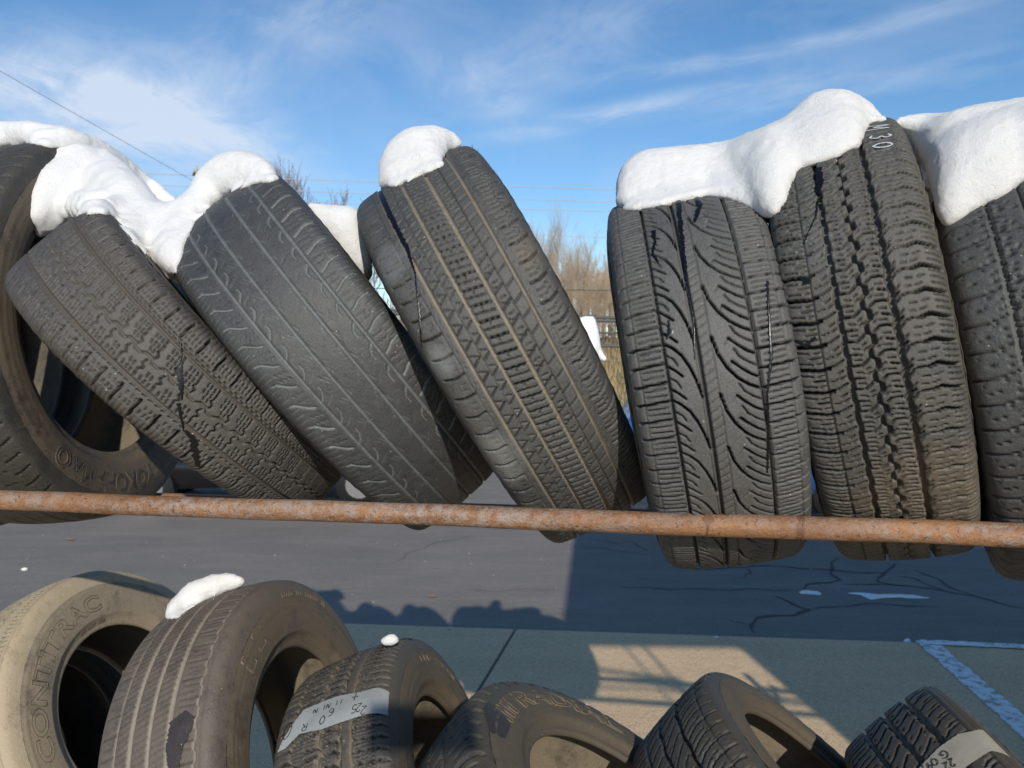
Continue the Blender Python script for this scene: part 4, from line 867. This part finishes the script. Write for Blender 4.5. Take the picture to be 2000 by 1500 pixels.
# ------------------------------------------------------------------ snow
# coarse tyre shells to lay the snow on
def shell_bvh():
    V = []; F = []; off = 0
    for k, t in TY.items():
        half, side, inner = profile(t); P = np.vstack([half[::6], side[: int(len(side) * .8):8]]); x = np.r_[-P[::-1, 0], P[1:, 0]]; r = np.r_[P[::-1, 1], P[1:, 1]]
        th = np.linspace(0, 2 * math.pi, 96, endpoint=False); X = x[None] * np.ones((96, 1)); L_ = deform(t, X, r[None] * np.ones_like(X), th[:, None] * np.ones_like(X)).reshape(-1, 3)
        M = np.array(tmatrix(t)); L_ = L_ @ M[:3, :3].T + M[:3, 3]; n, m = X.shape; ii = np.arange(n * m).reshape(n, m) + off; nn = np.roll(ii, -1, 0)
        F += np.stack([ii[:, :-1], nn[:, :-1], nn[:, 1:], ii[:, 1:]], -1).reshape(-1, 4).tolist(); V += L_.tolist(); off += len(L_)
    return BVHTree.FromPolygons(V, F)
SH = shell_bvh()
def inside(poly, x, y):
    c = False; n = len(poly); j = n - 1
    for i in range(n):
        xi, yi = poly[i]; xj, yj = poly[j]
        if (yi > y) != (yj > y) and x < (xj - xi) * (y - yi) / (yj - yi) + xi: c = not c
        j = i
    return c
def edge_d(poly, x, y):
    best = 1e9
    for (x0, y0), (x1, y1) in zip(poly, poly[1:] + poly[:1]):
        dx, dy = x1 - x0, y1 - y0; t_ = max(0, min(1, ((x - x0) * dx + (y - y0) * dy) / (dx * dx + dy * dy + 1e-9))); best = min(best, math.hypot(x - x0 - t_ * dx, y - y0 - t_ * dy))
    return best
ICO = {}
for sub_ in (1, 2):
    bm = bmesh.new(); bmesh.ops.create_icosphere(bm, subdivisions=sub_, radius=1.0); bm.verts.index_update(); ICO[sub_] = (np.array([v_.co[:] for v_ in bm.verts]), np.array([[v_.index for v_ in f.verts] for f in bm.faces])); bm.free()
def snow(poly, label, Ydef=1.35, rmax=.045, back=(.05, .10, .15), step=9, vox=.0048, crumbs=260, forceY=None, name='snow_heap', thick=.35):
    xs = [p[0] for p in poly]; ys = [p[1] for p in poly]; S = []
    y = min(ys)
    while y < max(ys):
        x = min(xs) + (step / 2 if int((y - min(ys)) / step) % 2 else 0)
        while x < max(xs):
            if inside(poly, x, y): S.append([x, y, edge_d(poly, x, y)])
            x += step
        y += step
    # ring of small balls just inside the outline keeps the silhouette
    per = list(zip(poly, poly[1:] + poly[:1]))
    for (x0, y0), (x1, y1) in per:
        k = max(1, int(math.hypot(x1 - x0, y1 - y0) / 7))
        for j in range(k):
            x = x0 + (x1 - x0) * j / k + random.uniform(-2, 2); y = y0 + (y1 - y0) * j / k + random.uniform(-2, 2); cx = x; cy = y
            for dx, dy in ((5, 0), (-5, 0), (0, 5), (0, -5), (4, 4), (-4, 4), (4, -4), (-4, -4)):
                if inside(poly, x + dx * 1.2, y + dy * 1.2): cx, cy = x + dx, y + dy; break
            S.append([cx, cy, 5.0])
    D = []
    for x, y, e in S:
        d = ray(x, y); nrm = d.normalized(); hit = SH.ray_cast(CAMP, nrm)
        D.append(hit[0].y if hit[0] is not None and hit[0].y < Ydef + .25 and forceY is None else None)
    A = np.array(S); known = np.array([k for k, v_ in enumerate(D) if v_ is not None], int); dep = np.array([v_ if v_ is not None else Ydef for v_ in D])
    if forceY is not None: dep[:] = forceY
    elif len(known):
        for k, v_ in enumerate(D):
            if v_ is None:
                dd = np.hypot(A[known, 0] - A[k, 0], A[known, 1] - A[k, 1]) + 4; w_ = dd ** -2.5; near = (w_ * dep[known]).sum() / w_.sum(); f = min(1, dd.min() / 60); dep[k] = near * (1 - f) + Ydef * f + min(dd.min(), 60) * .0006
    # smooth the laying surface
    for it in range(3):
        nd = dep.copy()
        for k in range(len(dep)):
            q = np.hypot(A[:, 0] - A[k, 0], A[:, 1] - A[k, 1]) < step * 2.2; m_ = dep[q].mean(); nd[k] = min(dep[k], m_ + .01) if D[k] is not None else m_
        dep = nd
    Vs, Fs = [], []; cnt = [0]
    def ball(c, r, sub=1):
        v_, f_ = ICO[sub]; Vs.append(v_ * r + np.array(c)); Fs.append(f_ + cnt[0]); cnt[0] += len(v_)
    for (x, y, e), dp in zip(S, dep):
        sc = dp / FPX; r = min(e * sc * 1.02 + .0062, rmax); r = max(r, .0085); c = at(x, y, dp + r * .15 - min(r, .02) * thick)
        ball(c, r * 1.04, 1 if r < .012 else 2)
        if e > 9:
            for q, bk in enumerate(back):
                rb = r * (1 - .12 * (q + 1)); cc = CAMP + (c - CAMP) * ((c.y + bk) / c.y); cc.z -= .25 * bk + .0; cc.x = c.x + (cc.x - c.x) * .5
                ball(cc, rb * 1.1, 1)
    low = [(a, b_) for a, b_ in per if b_[0] < a[0] + 4]
    for k in range(crumbs):
        a, b_ = random.choice(low or per); u = random.random(); x = a[0] + (b_[0] - a[0]) * u + random.gauss(0, 3.0); y = a[1] + (b_[1] - a[1]) * u + random.gauss(0, 3.4)
        hit = SH.ray_cast(CAMP, ray(x, y).normalized())
        if hit[0] is not None and abs(hit[0].y - Ydef) < .4 and forceY is None:
            r = random.uniform(.002, .0045); ball(hit[0] + hit[1] * r * .3 * (1 if hit[1].y < 0 else -1), r, 1)
    c0 = at(sum(xs) / len(xs), max(ys), float(dep.mean()))
    VV = np.concatenate(Vs) - np.array(c0)
    o = fast_mesh(name, VV, np.concatenate(Fs), M_snow); o.location = c0; tag(o, label, 'snow', 'snow lying on the tyres')
    md = o.modifiers.new('r', 'REMESH'); md.mode = 'VOXEL'; md.voxel_size = vox; md.use_smooth_shade = True
    sm = o.modifiers.new('s', 'SMOOTH'); sm.factor = .5; sm.iterations = 15
    for nm_, sz, st in (('snow_lumps', .08, .004), ('snow_grain', .010, .0020), ('snow_crystal', .006, .0020)):
        tx = bpy.data.textures.get(nm_) or bpy.data.textures.new(nm_, 'CLOUDS'); tx.noise_scale = sz; tx.noise_depth = 3
        dm = o.modifiers.new(nm_, 'DISPLACE'); dm.texture = tx; dm.strength = st; dm.mid_level = .5; dm.texture_coords = 'GLOBAL' if False else 'LOCAL'
    return o
snow([(-70, 268), (0, 244), (60, 243), (130, 255), (190, 275), (237, 305), (285, 346), (345, 398), (338, 410), (300, 410), (260, 380), (225, 335), (175, 300), (115, 284), (60, 279), (0, 286), (-70, 312)], 'long thin snow band arching over the leftmost tyre', 1.62, .03, (.05, .10), 9)
snow([(112, 296), (160, 288), (210, 300), (250, 330), (285, 372), (305, 402), (335, 404), (372, 380), (395, 340), (430, 308), (470, 300), (505, 308), (530, 328), (540, 352), (505, 354), (480, 362), (455, 374), (430, 382), (400, 415), (375, 440), (360, 475), (347, 515), (337, 543), (322, 528), (290, 505), (258, 472), (236, 438), (218, 418), (180, 414), (150, 418), (122, 430), (100, 448), (75, 456), (62, 422), (68, 380), (85, 340), (112, 318), (125, 302)], 'saddle-shaped snow bridge sagging between the brown tyre and the worn smooth tyre', 1.42, .06)
snow([(600, 404), (650, 410), (692, 412), (706, 432), (716, 480), (720, 522), (704, 540), (676, 515), (650, 478), (620, 438)], 'wedge of snow in the notch right of the worn smooth tyre', 1.42, .05, (.04, .08), 8, name='snow_heap', forceY=1.36)
snow([(745, 363), (747, 320), (765, 285), (800, 258), (850, 253), (885, 265), (900, 281), (872, 290), (860, 305), (866, 322), (840, 332), (800, 348), (770, 362)], 'single round snow cap on the slotted leaning tyre in the middle', 1.36, .045, (.05, .1))
snow([(1209, 398), (1212, 350), (1225, 320), (1260, 301), (1350, 293), (1420, 285), (1480, 264), (1520, 246), (1550, 226), (1580, 196), (1625, 184), (1670, 195), (1700, 214), (1722, 233), (1700, 238), (1683, 255), (1675, 282), (1640, 300), (1600, 312), (1562, 322), (1542, 345), (1530, 390), (1515, 415), (1498, 421), (1470, 404), (1430, 384), (1385, 378), (1330, 390), (1270, 402), (1230, 408)], 'big snow mass joining the two upright tyres, highest at its right end', 1.33, .06)
snow([(1748, 240), (1790, 229), (1850, 231), (1900, 216), (2000, 201), (2110, 198), (2110, 340), (2000, 345), (1960, 375), (1905, 400), (1872, 425), (1850, 435), (1842, 420), (1835, 370), (1828, 330), (1812, 300), (1795, 270), (1770, 248)], 'thick snow cap on the last tyre at the right edge', 1.22, .055)
snow([(1802, 325), (1816, 322), (1826, 345), (1826, 365), (1815, 372), (1806, 350)], 'little snow clod in the gap beside the chalk-marked tyre', 1.30, .02, (.02,), 6, crumbs=0, name='snow_clod')
snow([(1118, 640), (1132, 620), (1160, 621), (1168, 645), (1173, 680), (1186, 702), (1118, 704)], 'white snow heap left on the roof of the blue van', 9.9, .2, (.25,), 7, crumbs=0, forceY=9.9, name='snow_heap', vox=.022, thick=0)
snow([(326, 1205), (335, 1178), (368, 1146), (410, 1130), (450, 1126), (477, 1135), (440, 1150), (400, 1168), (370, 1184), (345, 1203)], 'thin snow patch on the dusty brown lower tyre', 1.45, .022, (.03,), 7)
snow([(748, 1254), (754, 1247), (766, 1244), (776, 1248), (774, 1254)], 'tiny snow dab on top of the winter tyre', 1.37, .012, (), 5, crumbs=0, name='snow_dab')
# flat snow remains on the asphalt
for k, (pts, lb) in enumerate(([[(1655, 1159), (1690, 1161), (1730, 1164), (1780, 1163), (1822, 1168), (1812, 1170), (1740, 1169), (1705, 1172), (1685, 1164)], 'longest thin snow streak left on the shaded asphalt'], [[(1556, 1157), (1575, 1155), (1608, 1159), (1600, 1161), (1565, 1160)], 'short snow streak left of the longest one on the asphalt'], [[(1765, 1252), (1778, 1250), (1782, 1255), (1768, 1256)], 'small snow crumb at the corner of the painted line'], [[(1393, 1248), (1404, 1247), (1403, 1250), (1394, 1250)], 'snow crumb on the slab edge in the middle of the shade'])):
    bm = bmesh.new(); P3 = [gnd(*p) for p in pts]; c = sum(P3, Vector()) / len(P3); top = bm.verts.new(c + Vector((0, 0, .022)))
    ins = [bm.verts.new(p.lerp(c, .45) + Vector((0, 0, .018 + random.uniform(-.004, .004)))) for p in P3]; outv = [bm.verts.new(p + Vector((random.uniform(-.02, .02), random.uniform(-.02, .02), .002))) for p in P3]; n = len(P3)
    for i in range(n): bm.faces.new((outv[i], outv[(i + 1) % n], ins[(i + 1) % n], ins[i])); bm.faces.new((ins[i], ins[(i + 1) % n], top))
    bmesh.ops.recalc_face_normals(bm, faces=bm.faces); bmesh.ops.subdivide_edges(bm, edges=bm.edges[:], cuts=2, fractal=.35, use_grid_fill=True)
    tag(bm_obj('snow_streak', bm, M_snow, None, True), lb, 'snow', 'snow remains on the asphalt')

# ------------------------------------------------------------------ trees, pole, wires
M_bark = simple('grey_bark', (.16, .12, .10), .9, nscale=8); M_twig = simple('brown_twigs', (.50, .38, .26), .9, nscale=2, var=.35); M_twg = simple('grey_twigs', (.26, .19, .16), .9, nscale=2, var=.3)
def bare_tree(name, x, y, z0, h, label, cat, group, spread=.35, stems=1, depth=5, twig=M_twg, seed=0, r0=None, rmin=.0045):
    rd = random.Random(seed); V1, F1, V2, F2 = [], [], [], []
    def tube(V, F, p, q, ra, rb, n):
        d = (q - p); a = d.cross(Vector((.3, .5, 1))).normalized(); b_ = d.cross(a).normalized(); o_ = len(V)
        for c, r in ((p, ra), (q, rb)):
            for k in range(n): an = 2 * math.pi * k / n; V.append(tuple(c + (a * math.cos(an) + b_ * math.sin(an)) * r))
        for k in range(n): F.append((o_ + k, o_ + (k + 1) % n, o_ + n + (k + 1) % n, o_ + n + k))
    cur = [None, None]
    def grow(p, d, ln, r, lv):
        segs = 3; q = p
        for k in range(segs):
            d = (d + Vector((rd.gauss(0, .10), rd.gauss(0, .10), rd.gauss(.05, .05)))).normalized(); q2 = q + d * (ln / segs); rr = r * (1 - .22 * (k + 1) / segs * 1.3)
            if lv >= 1: tube(V2, F2, q, q2, max(r, rmin), max(rr, rmin * .8), 3 if lv > 1 else 5)
            else: tube(cur[0], cur[1], q, q2, r, rr, 6)
            if lv < depth and (k > 0 or lv > 0):
                for _ in range(2 if lv < 2 else rd.choice((1, 1, 2))):
                    nd = (d + Vector((rd.gauss(0, spread), rd.gauss(0, spread), rd.gauss(.15, .2)))).normalized(); grow(q2, nd, ln * rd.uniform(.5, .78), rr * .55, lv + 1)
            q = q2; r = rr
    root = empty(name, (x, y, z0)); tag(root, label, cat, group)
    for s_ in range(stems):
        V1, F1 = [], []; cur[:] = [V1, F1]
        grow(Vector((rd.gauss(0, .25) if stems > 1 else 0, rd.gauss(0, .25) if stems > 1 else 0, 0)), Vector((rd.gauss(0, .12 if stems == 1 else .3), rd.gauss(0, .12 if stems == 1 else .3), 1)).normalized(), h * .36, r0 or h * .014, 0)
        fast_mesh('stem' if stems > 1 else 'trunk', V1, F1, M_bark, root)
    fast_mesh('crown', V2, F2, twig, root); return root
def place_tree(px, Y, ytop, label, **kw):
    p = at(px, 700, Y); z0 = float(hill_z(np.array(p.x), np.array(Y))) if Y > 24 else 0; h = H + (700 - ytop) / FPX * Y - z0
    return bare_tree(kw.pop('name', 'bare_tree'), p.x, Y, z0 - .1, h, label, kw.pop('cat', 'tree'), kw.pop('group', 'bare trees on the far bank'), **kw)
place_tree(600, 62, 296, 'taller bare grey tree seen left of the notch behind the worn smooth tyre', seed=3, spread=.22, rmin=.014)
place_tree(662, 60, 300, 'bare grey tree above the snow wedge between two leaning tyres', seed=5, spread=.22, rmin=.014)
place_tree(705, 70, 340, 'low faint bare tree touching the middle leaning tyre from the left', seed=8, spread=.28, rmin=.014)
sp_ = [(1062, 46, 470), (1085, 44, 440), (1105, 47, 455), (1130, 44, 470), (1150, 46, 500), (1172, 48, 520), (1195, 47, 540), (1110, 42, 520), (1165, 43, 560), (1210, 45, 545)]
lbs = ['bare bush hard against the slotted leaning tyre', 'tallest bare bush in the gap right of the slotted leaning tyre', 'bare bush just right of the tallest one in the gap', 'middle bare bush of the gap above the thick cables', 'bare bush with thin upright rods right of the gap middle', 'shorter rusty bush above the cable pair', 'low bush touching the curved-groove tyre', 'front twiggy bush low in the gap', 'lowest front bush below the cable line', 'bush half hidden by the curved-groove tyre']
for k, ((px, Y, yt), lb) in enumerate(zip(sp_, lbs)):
    place_tree(px, Y, yt - 50, lb, name='bare_bush', cat='bush', group='twiggy bushes on the bank', seed=20 + k, spread=.24, stems=4, depth=4, twig=M_twig, r0=.026)
for k, px in enumerate((-1500, -900, -450, -120, 180, 900, 1480, 1700, 2250, 2700)):
    place_tree(px, 58 + (k * 7) % 15, 400 + (k * 37) % 90, ('bare tree far left of the yard', 'bare tree left of the rack end', 'bare tree behind the left rack end', 'bare tree behind the leftmost upper tyre', 'bare tree behind the snow bridge', 'bare tree behind the middle leaning tyre', 'bare tree behind the two upright tyres', 'bare tree behind the chalk-marked tyre', 'bare tree right of the last tyre', 'bare tree far right of the yard')[k], seed=50 + k, spread=.26, depth=2, group='bare trees hidden behind the row')
# far wood that reads as one brown mass
V1 = []; F1 = []
for k in range(5200):
    Y = random.uniform(95, 150); x = random.uniform(-130, 130); hh = random.uniform(5, 10.5) * (1 + .25 * math.sin(x * .13)); z0 = 3.5; a = random.uniform(-.12, .12) * hh; o_ = len(V1); w = random.uniform(.04, .12)
    V1 += [(x - w, Y, z0), (x + w, Y, z0), (x + a + .012, Y + random.uniform(-.5, .5), z0 + hh), (x + a - .012, Y, z0 + hh)]; F1.append((o_, o_ + 1, o_ + 2, o_ + 3))
    for j in range(3):
        f = random.uniform(.3, .9); sx = random.choice((-1, 1)) * random.uniform(.4, 1.5); o_ = len(V1); zb = z0 + hh * f
        V1 += [(x + a * f, Y, zb), (x + a * f, Y, zb + .09), (x + a * f + sx, Y, zb + abs(sx) * .9 + .02), (x + a * f + sx, Y, zb + abs(sx) * .9)]; F1.append((o_, o_ + 1, o_ + 2, o_ + 3))
o = fast_mesh('far_wood', V1, F1, simple('purple_brown_wood', (.20, .145, .13), .95, nscale=.3, var=.3), None, False); tag(o, 'far bare wood reading as one purple brown mass', None, None, 'stuff')
# tussocks on the bank
V1 = []; F1 = []
for k in range(9000):
    y = random.uniform(25, 52); x = random.uniform(-.3, .5) * y if k % 3 else random.uniform(-40, 40); z = float(hill_z(np.array(x), np.array(y))); h_ = random.uniform(.15, .6); a = random.uniform(-.3, .3) * h_; o_ = len(V1)
    V1 += [(x - .02, y, z - .02), (x + .02, y, z - .02), (x + a, y + random.uniform(-.1, .1), z + h_)]; F1.append((o_, o_ + 1, o_ + 2))
o = fast_mesh('dry_grass', V1, F1, simple('straw', (.34, .26, .13), .95, nscale=.6, var=.4), None, False); tag(o, 'dry straw-coloured grass growing on the bank', None, None, 'stuff')
M_wood = simple('weathered_pole_wood', (.19, .10, .065), .85, nscale=12); M_porc = simple('insulator_grey', (.42, .42, .40), .4); M_wire = simple('cable_black', (.10, .09, .09), .6); M_wirel = simple('bare_cable', (.50, .42, .38), .5)
pole = empty('utility_pole', tuple(at(470, 700, 26).xy) + (0.0,)); tag(pole, 'wooden utility pole whose cross arm pokes out behind the snow saddle', 'utility pole')
pl = Vector(pole.location)
bm = bmesh.new(); topz = H + (700 - 355) / FPX * 26 + .3; bm_tube(bm, [(0, 0, 0), (0, 0, topz)], [.16, .12], 12); bm_obj('shaft', bm, M_wood, pole, True)
ar = at(377, 338, 25.2) - pl; al = -ar.copy(); al.z = ar.z - .0; al.y = -ar.y
bm = bmesh.new(); dv = Vector((al.x, al.y, ar.z * 2 - ar.z)) - ar; ln = Vector((dv.x, dv.y, -.9)); q = ar + Vector((-ar.x * 2, -ar.y * 2, -1.35))
bm_tube(bm, [ar, q], .075, 4); bm_obj('cross_arm', bm, M_wood, pole)
for f in (.03, .35, .65, .97):
    bm = bmesh.new(); p = ar.lerp(q, f); bm_tube(bm, [p, p + Vector((0, 0, .08)), p + Vector((0, 0, .16)), p + Vector((0, 0, .2)), p + Vector((0, 0, .28))], [.03, .03, .075, .05, .06], 8); bm_obj('insulator', bm, M_porc, pole, True)
def wire(name, a, b_, r, mat, label, sag=0.0, group='overhead cables', n=24):
    bm = bmesh.new(); pts = []
    for i in range(n + 1):
        u = i / n; p = a.lerp(b_, u); p.z -= sag * 4 * u * (1 - u); pts.append(p)
    bm_tube(bm, pts, r, 5); o = bm_obj(name, bm, mat, None, True); tag(o, label, 'cable', group); return o
wire('overhead_cable', at(-700, -260, 12), at(385, 358, 25.5), .0065, M_wire, 'thin dark cable slanting down from the upper left to the pole')
for k, (xa, ya, xb, yb, Y, r, mt, lb) in enumerate((
    (-200, 318, 2300, 390, 34, .016, M_wirel, 'topmost pale level cable, crossing above the snow wedge'), (-200, 338, 2300, 420, 34, .014, M_wirel, 'second pale level cable under the topmost one'), (-200, 360, 2300, 436, 34, .014, M_wirel, 'third pale level cable, just above the middle tyre gap bushes'),
    (-200, 395, 2300, 500, 34, .011, M_wirel, 'faint lowest pale cable in front of the bushes'), (-200, 545, 2300, 562, 30, .02, M_wire, 'lone thin dark cable above the thick pair'), (-200, 560, 2300, 640, 24, .05, M_wire, 'upper cable of the thick dark pair in the gap'), (-200, 566, 2300, 647, 24, .05, M_wire, 'lower cable of the thick dark pair in the gap'),
    (-200, 600, 2300, 662, 24, .035, M_wire, 'dark cable between the thick pair and the lowest cable'), (-200, 622, 2300, 690, 24, .05, M_wire, 'lowest thick dark cable in the gap'))):
    wire('overhead_cable', at(xa, ya, Y), at(xb, yb, Y * .98), r, mt, lb, .25)

# ------------------------------------------------------------------ parked cars seen through the gaps
def car(name, label, loc, rz, paint, L_=4.5, Wd=1.8, hh=1.48, van=False):
    M_p, nt, b = newmat(name + '_paint'); b.inputs['Base Color'].default_value = (*paint, 1); b.inputs['Roughness'].default_value = .25; b.inputs['Metallic'].default_value = .3; b.inputs['Coat Weight'].default_value = .6
    root = empty(name, loc, (0, 0, rz)); tag(root, label, 'car', 'parked cars behind the rack')
    if van: prof = [(-L_ / 2, .35), (-L_ / 2, 1.0), (-L_ / 2 + .1, hh - .1), (-L_ / 2 + .35, hh), (L_ * .12, hh), (L_ * .22, hh - .12), (L_ * .36, 1.15), (L_ * .47, .95), (L_ / 2, .75), (L_ / 2, .35)]
    else: prof = [(-L_ / 2, .32), (-L_ / 2, .85), (-L_ / 2 + .25, .95), (-L_ * .33, 1.0), (-L_ * .2, hh - .06), (-.1, hh), (L_ * .1, hh - .05), (L_ * .24, 1.0), (L_ * .45, .82), (L_ / 2, .62), (L_ / 2, .32)]
    bm = bmesh.new(); secs = []
    for fy, ins in ((-1, .10), (-.93, .03), (-.8, 0), (.8, 0), (.93, .03), (1, .10)):
        secs.append([bm.verts.new((x * (1 - ins * .15), fy * Wd / 2 * (1 - max(0, (z - .9)) * .28), .2 + (z - .2) * (1 - ins * .3))) for x, z in prof])
    for a, b_ in zip(secs, secs[1:]):
        for i in range(len(prof)): j = (i + 1) % len(prof); bm.faces.new((a[i], a[j], b_[j], b_[i]))
    bm.faces.new(secs[0][::-1]); bm.faces.new(secs[-1]); bmesh.ops.recalc_face_normals(bm, faces=bm.faces); bm_obj('body', bm, M_p, root, True)
    mg = simple(name + '_glass', (.02, .025, .03), .06, spec=.8); mb = simple(name + '_trim', (.02, .02, .02), .5); mc = simple(name + '_chrome', (.8, .8, .8), .15, 1.0, var=.05)
    zb, zt = (1.05, hh - .16) if van else (.98, hh - .12)
    for sy in (-1, 1):
        for (xa, xb, xa2, xb2) in (((-L_ * .42, -.1, -L_ * .40, -.1), (0, L_ * .26, 0, L_ * .14)) if van else ((-L_ * .28, -.12, -L_ * .2, -.12), (-.02, L_ * .2, -.02, L_ * .1))):
            bm = bmesh.new(); o1 = sy * (Wd / 2 * (1 - (zb - .9) * .28) + .004); o2 = sy * (Wd / 2 * (1 - (zt - .9) * .28) + .004)
            bm.faces.new([bm.verts.new(p) for p in ((xa, o1, zb), (xb, o1, zb), (xb2, o2, zt), (xa2, o2, zt))]); bm_obj('side_window', bm, mg, root)
        for wx in (-L_ * .3, L_ * .31):
            bm = bmesh.new(); bm_tube(bm, [(wx, sy * (Wd / 2 - .2), .32), (wx, sy * (Wd / 2 + .02), .32)], [.32, .32], 24); w = bm_obj('wheel', bm, mb, root, True)
            bm = bmesh.new(); bm_tube(bm, [(wx, sy * (Wd / 2 + .0), .32), (wx, sy * (Wd / 2 + .03), .32)], [.2, .19], 18); bm_obj('rim', bm, mc, w)
    for sx in (-1, 1):
        bm = bmesh.new(); bm_box(bm, (sx * (L_ / 2 + .03), 0, .50), (.14, Wd * .96, .2)); bmesh.ops.bevel(bm, geom=bm.edges[:], offset=.04, segments=3, affect='EDGES'); bm_obj('bumper', bm, mc if not van else M_p, root, True)
        for sy in (-1, 1):
            bm = bmesh.new(); bm_box(bm, (sx * (L_ / 2 - .02), sy * Wd * .38, .74), (.08, .3, .12)); bm_obj('lamp', bm, simple(name + '_lamp', (.6, .6, .6) if sx > 0 else (.3, .02, .02), .1), root)
    return root
pc = gnd(520, 1000); car('dark_car', 'black car with a bright bumper glimpsed below the brown leaning tyre', (-3.6, 11.2, 0), R_(8), (.008, .008, .010))
car('blue_van', 'blue van seen in the slot beside the slotted leaning tyre', (2.93, 10.6, 0), R_(177), (.035, .13, .36), 4.1, 1.9, 2.07, True)

# ------------------------------------------------------------------ shelter behind the camera whose shadow lies on the ground, and an added plate that casts the phone shadow
M_metal = simple('galvanised_sheet', (.4, .4, .4), .5, .6); HR = 3.4
def lift(g, h): return g - Vector((ray_dir.x, ray_dir.y, 0)) * (h / -ray_dir.z) + Vector((0, 0, h - g.z))
Gf, Gc, Gr = gnd(1130, 1060), gnd(1108, 1263), gnd(1440, 1266)
Pf, Pc, Pr = lift(Gf, HR), lift(Gc, HR), lift(Gr, HR); Pf = Pc + (Pf - Pc) * 1.12
sh = empty('open_shelter', (Pr.x, Pr.y, 0)); tag(sh, 'open metal shelter beside the yard that throws the big shadow on the asphalt', 'shelter')
bm = bmesh.new(); P = [Pc, Pf, Pf + Vector((9, 0, 0)), Pc + Vector((9, -.3, 0))]; lo = [bm.verts.new(p - sh.location) for p in P]; hi = [bm.verts.new(p - sh.location + Vector((0, 0, .12))) for p in P]
bm.faces.new(lo); bm.faces.new(hi[::-1])
for k in range(4): bm.faces.new((lo[k], lo[(k + 1) % 4], hi[(k + 1) % 4], hi[k]))
bmesh.ops.recalc_face_normals(bm, faces=bm.faces); bm_obj('roof', bm, M_metal, sh)
bm = bmesh.new(); bm_box(bm, (3.9, .05, HR / 2), (7.8, .08, HR)); bm_obj('back_wall', bm, M_metal, sh)
for a, b_, r in (((1112, 1272), (1150, 1306), .012), ((1150, 1306), (1230, 1318), .016), ((1230, 1318), (1330, 1332), .022), ((1216, 1262), (1268, 1322), .009), ((1254, 1262), (1316, 1334), .012), ((1316, 1334), (1372, 1392), .016), ((1100, 1340), (1300, 1345), .010), ((1300, 1345), (1560, 1372), .02), ((1268, 1322), (1330, 1400), .010)):
    bm = bmesh.new(); bm_tube(bm, [lift(gnd(*a), HR - .35) - sh.location, lift(gnd(*b_), HR - .35) - sh.location], r, 8); bm_obj('shadow_tube', bm, M_metal, sh, True)  # unseen tubes added so their shadows draw thin lines on the concrete
Ps = CAMP - ray_dir * 1.25 + Vector((.022, 0, .02))  # unseen plate and post, added to throw the phone's rectangular shadow
sg = empty('shadow_plate', (Ps.x, Ps.y, 0)); tag(sg, 'unseen blank plate on a thin post, added to cast the phone shadow on the lower tyres', 'sign')
bm = bmesh.new(); bm_box(bm, (0, 0, Ps.z), (.165, .006, .078)); bm_obj('plate', bm, M_metal, sg)
bm = bmesh.new(); bm_tube(bm, [(0, -.01, 0), (0, -.01, Ps.z + .02)], .008, 8); bm_obj('post', bm, M_metal, sg, True)
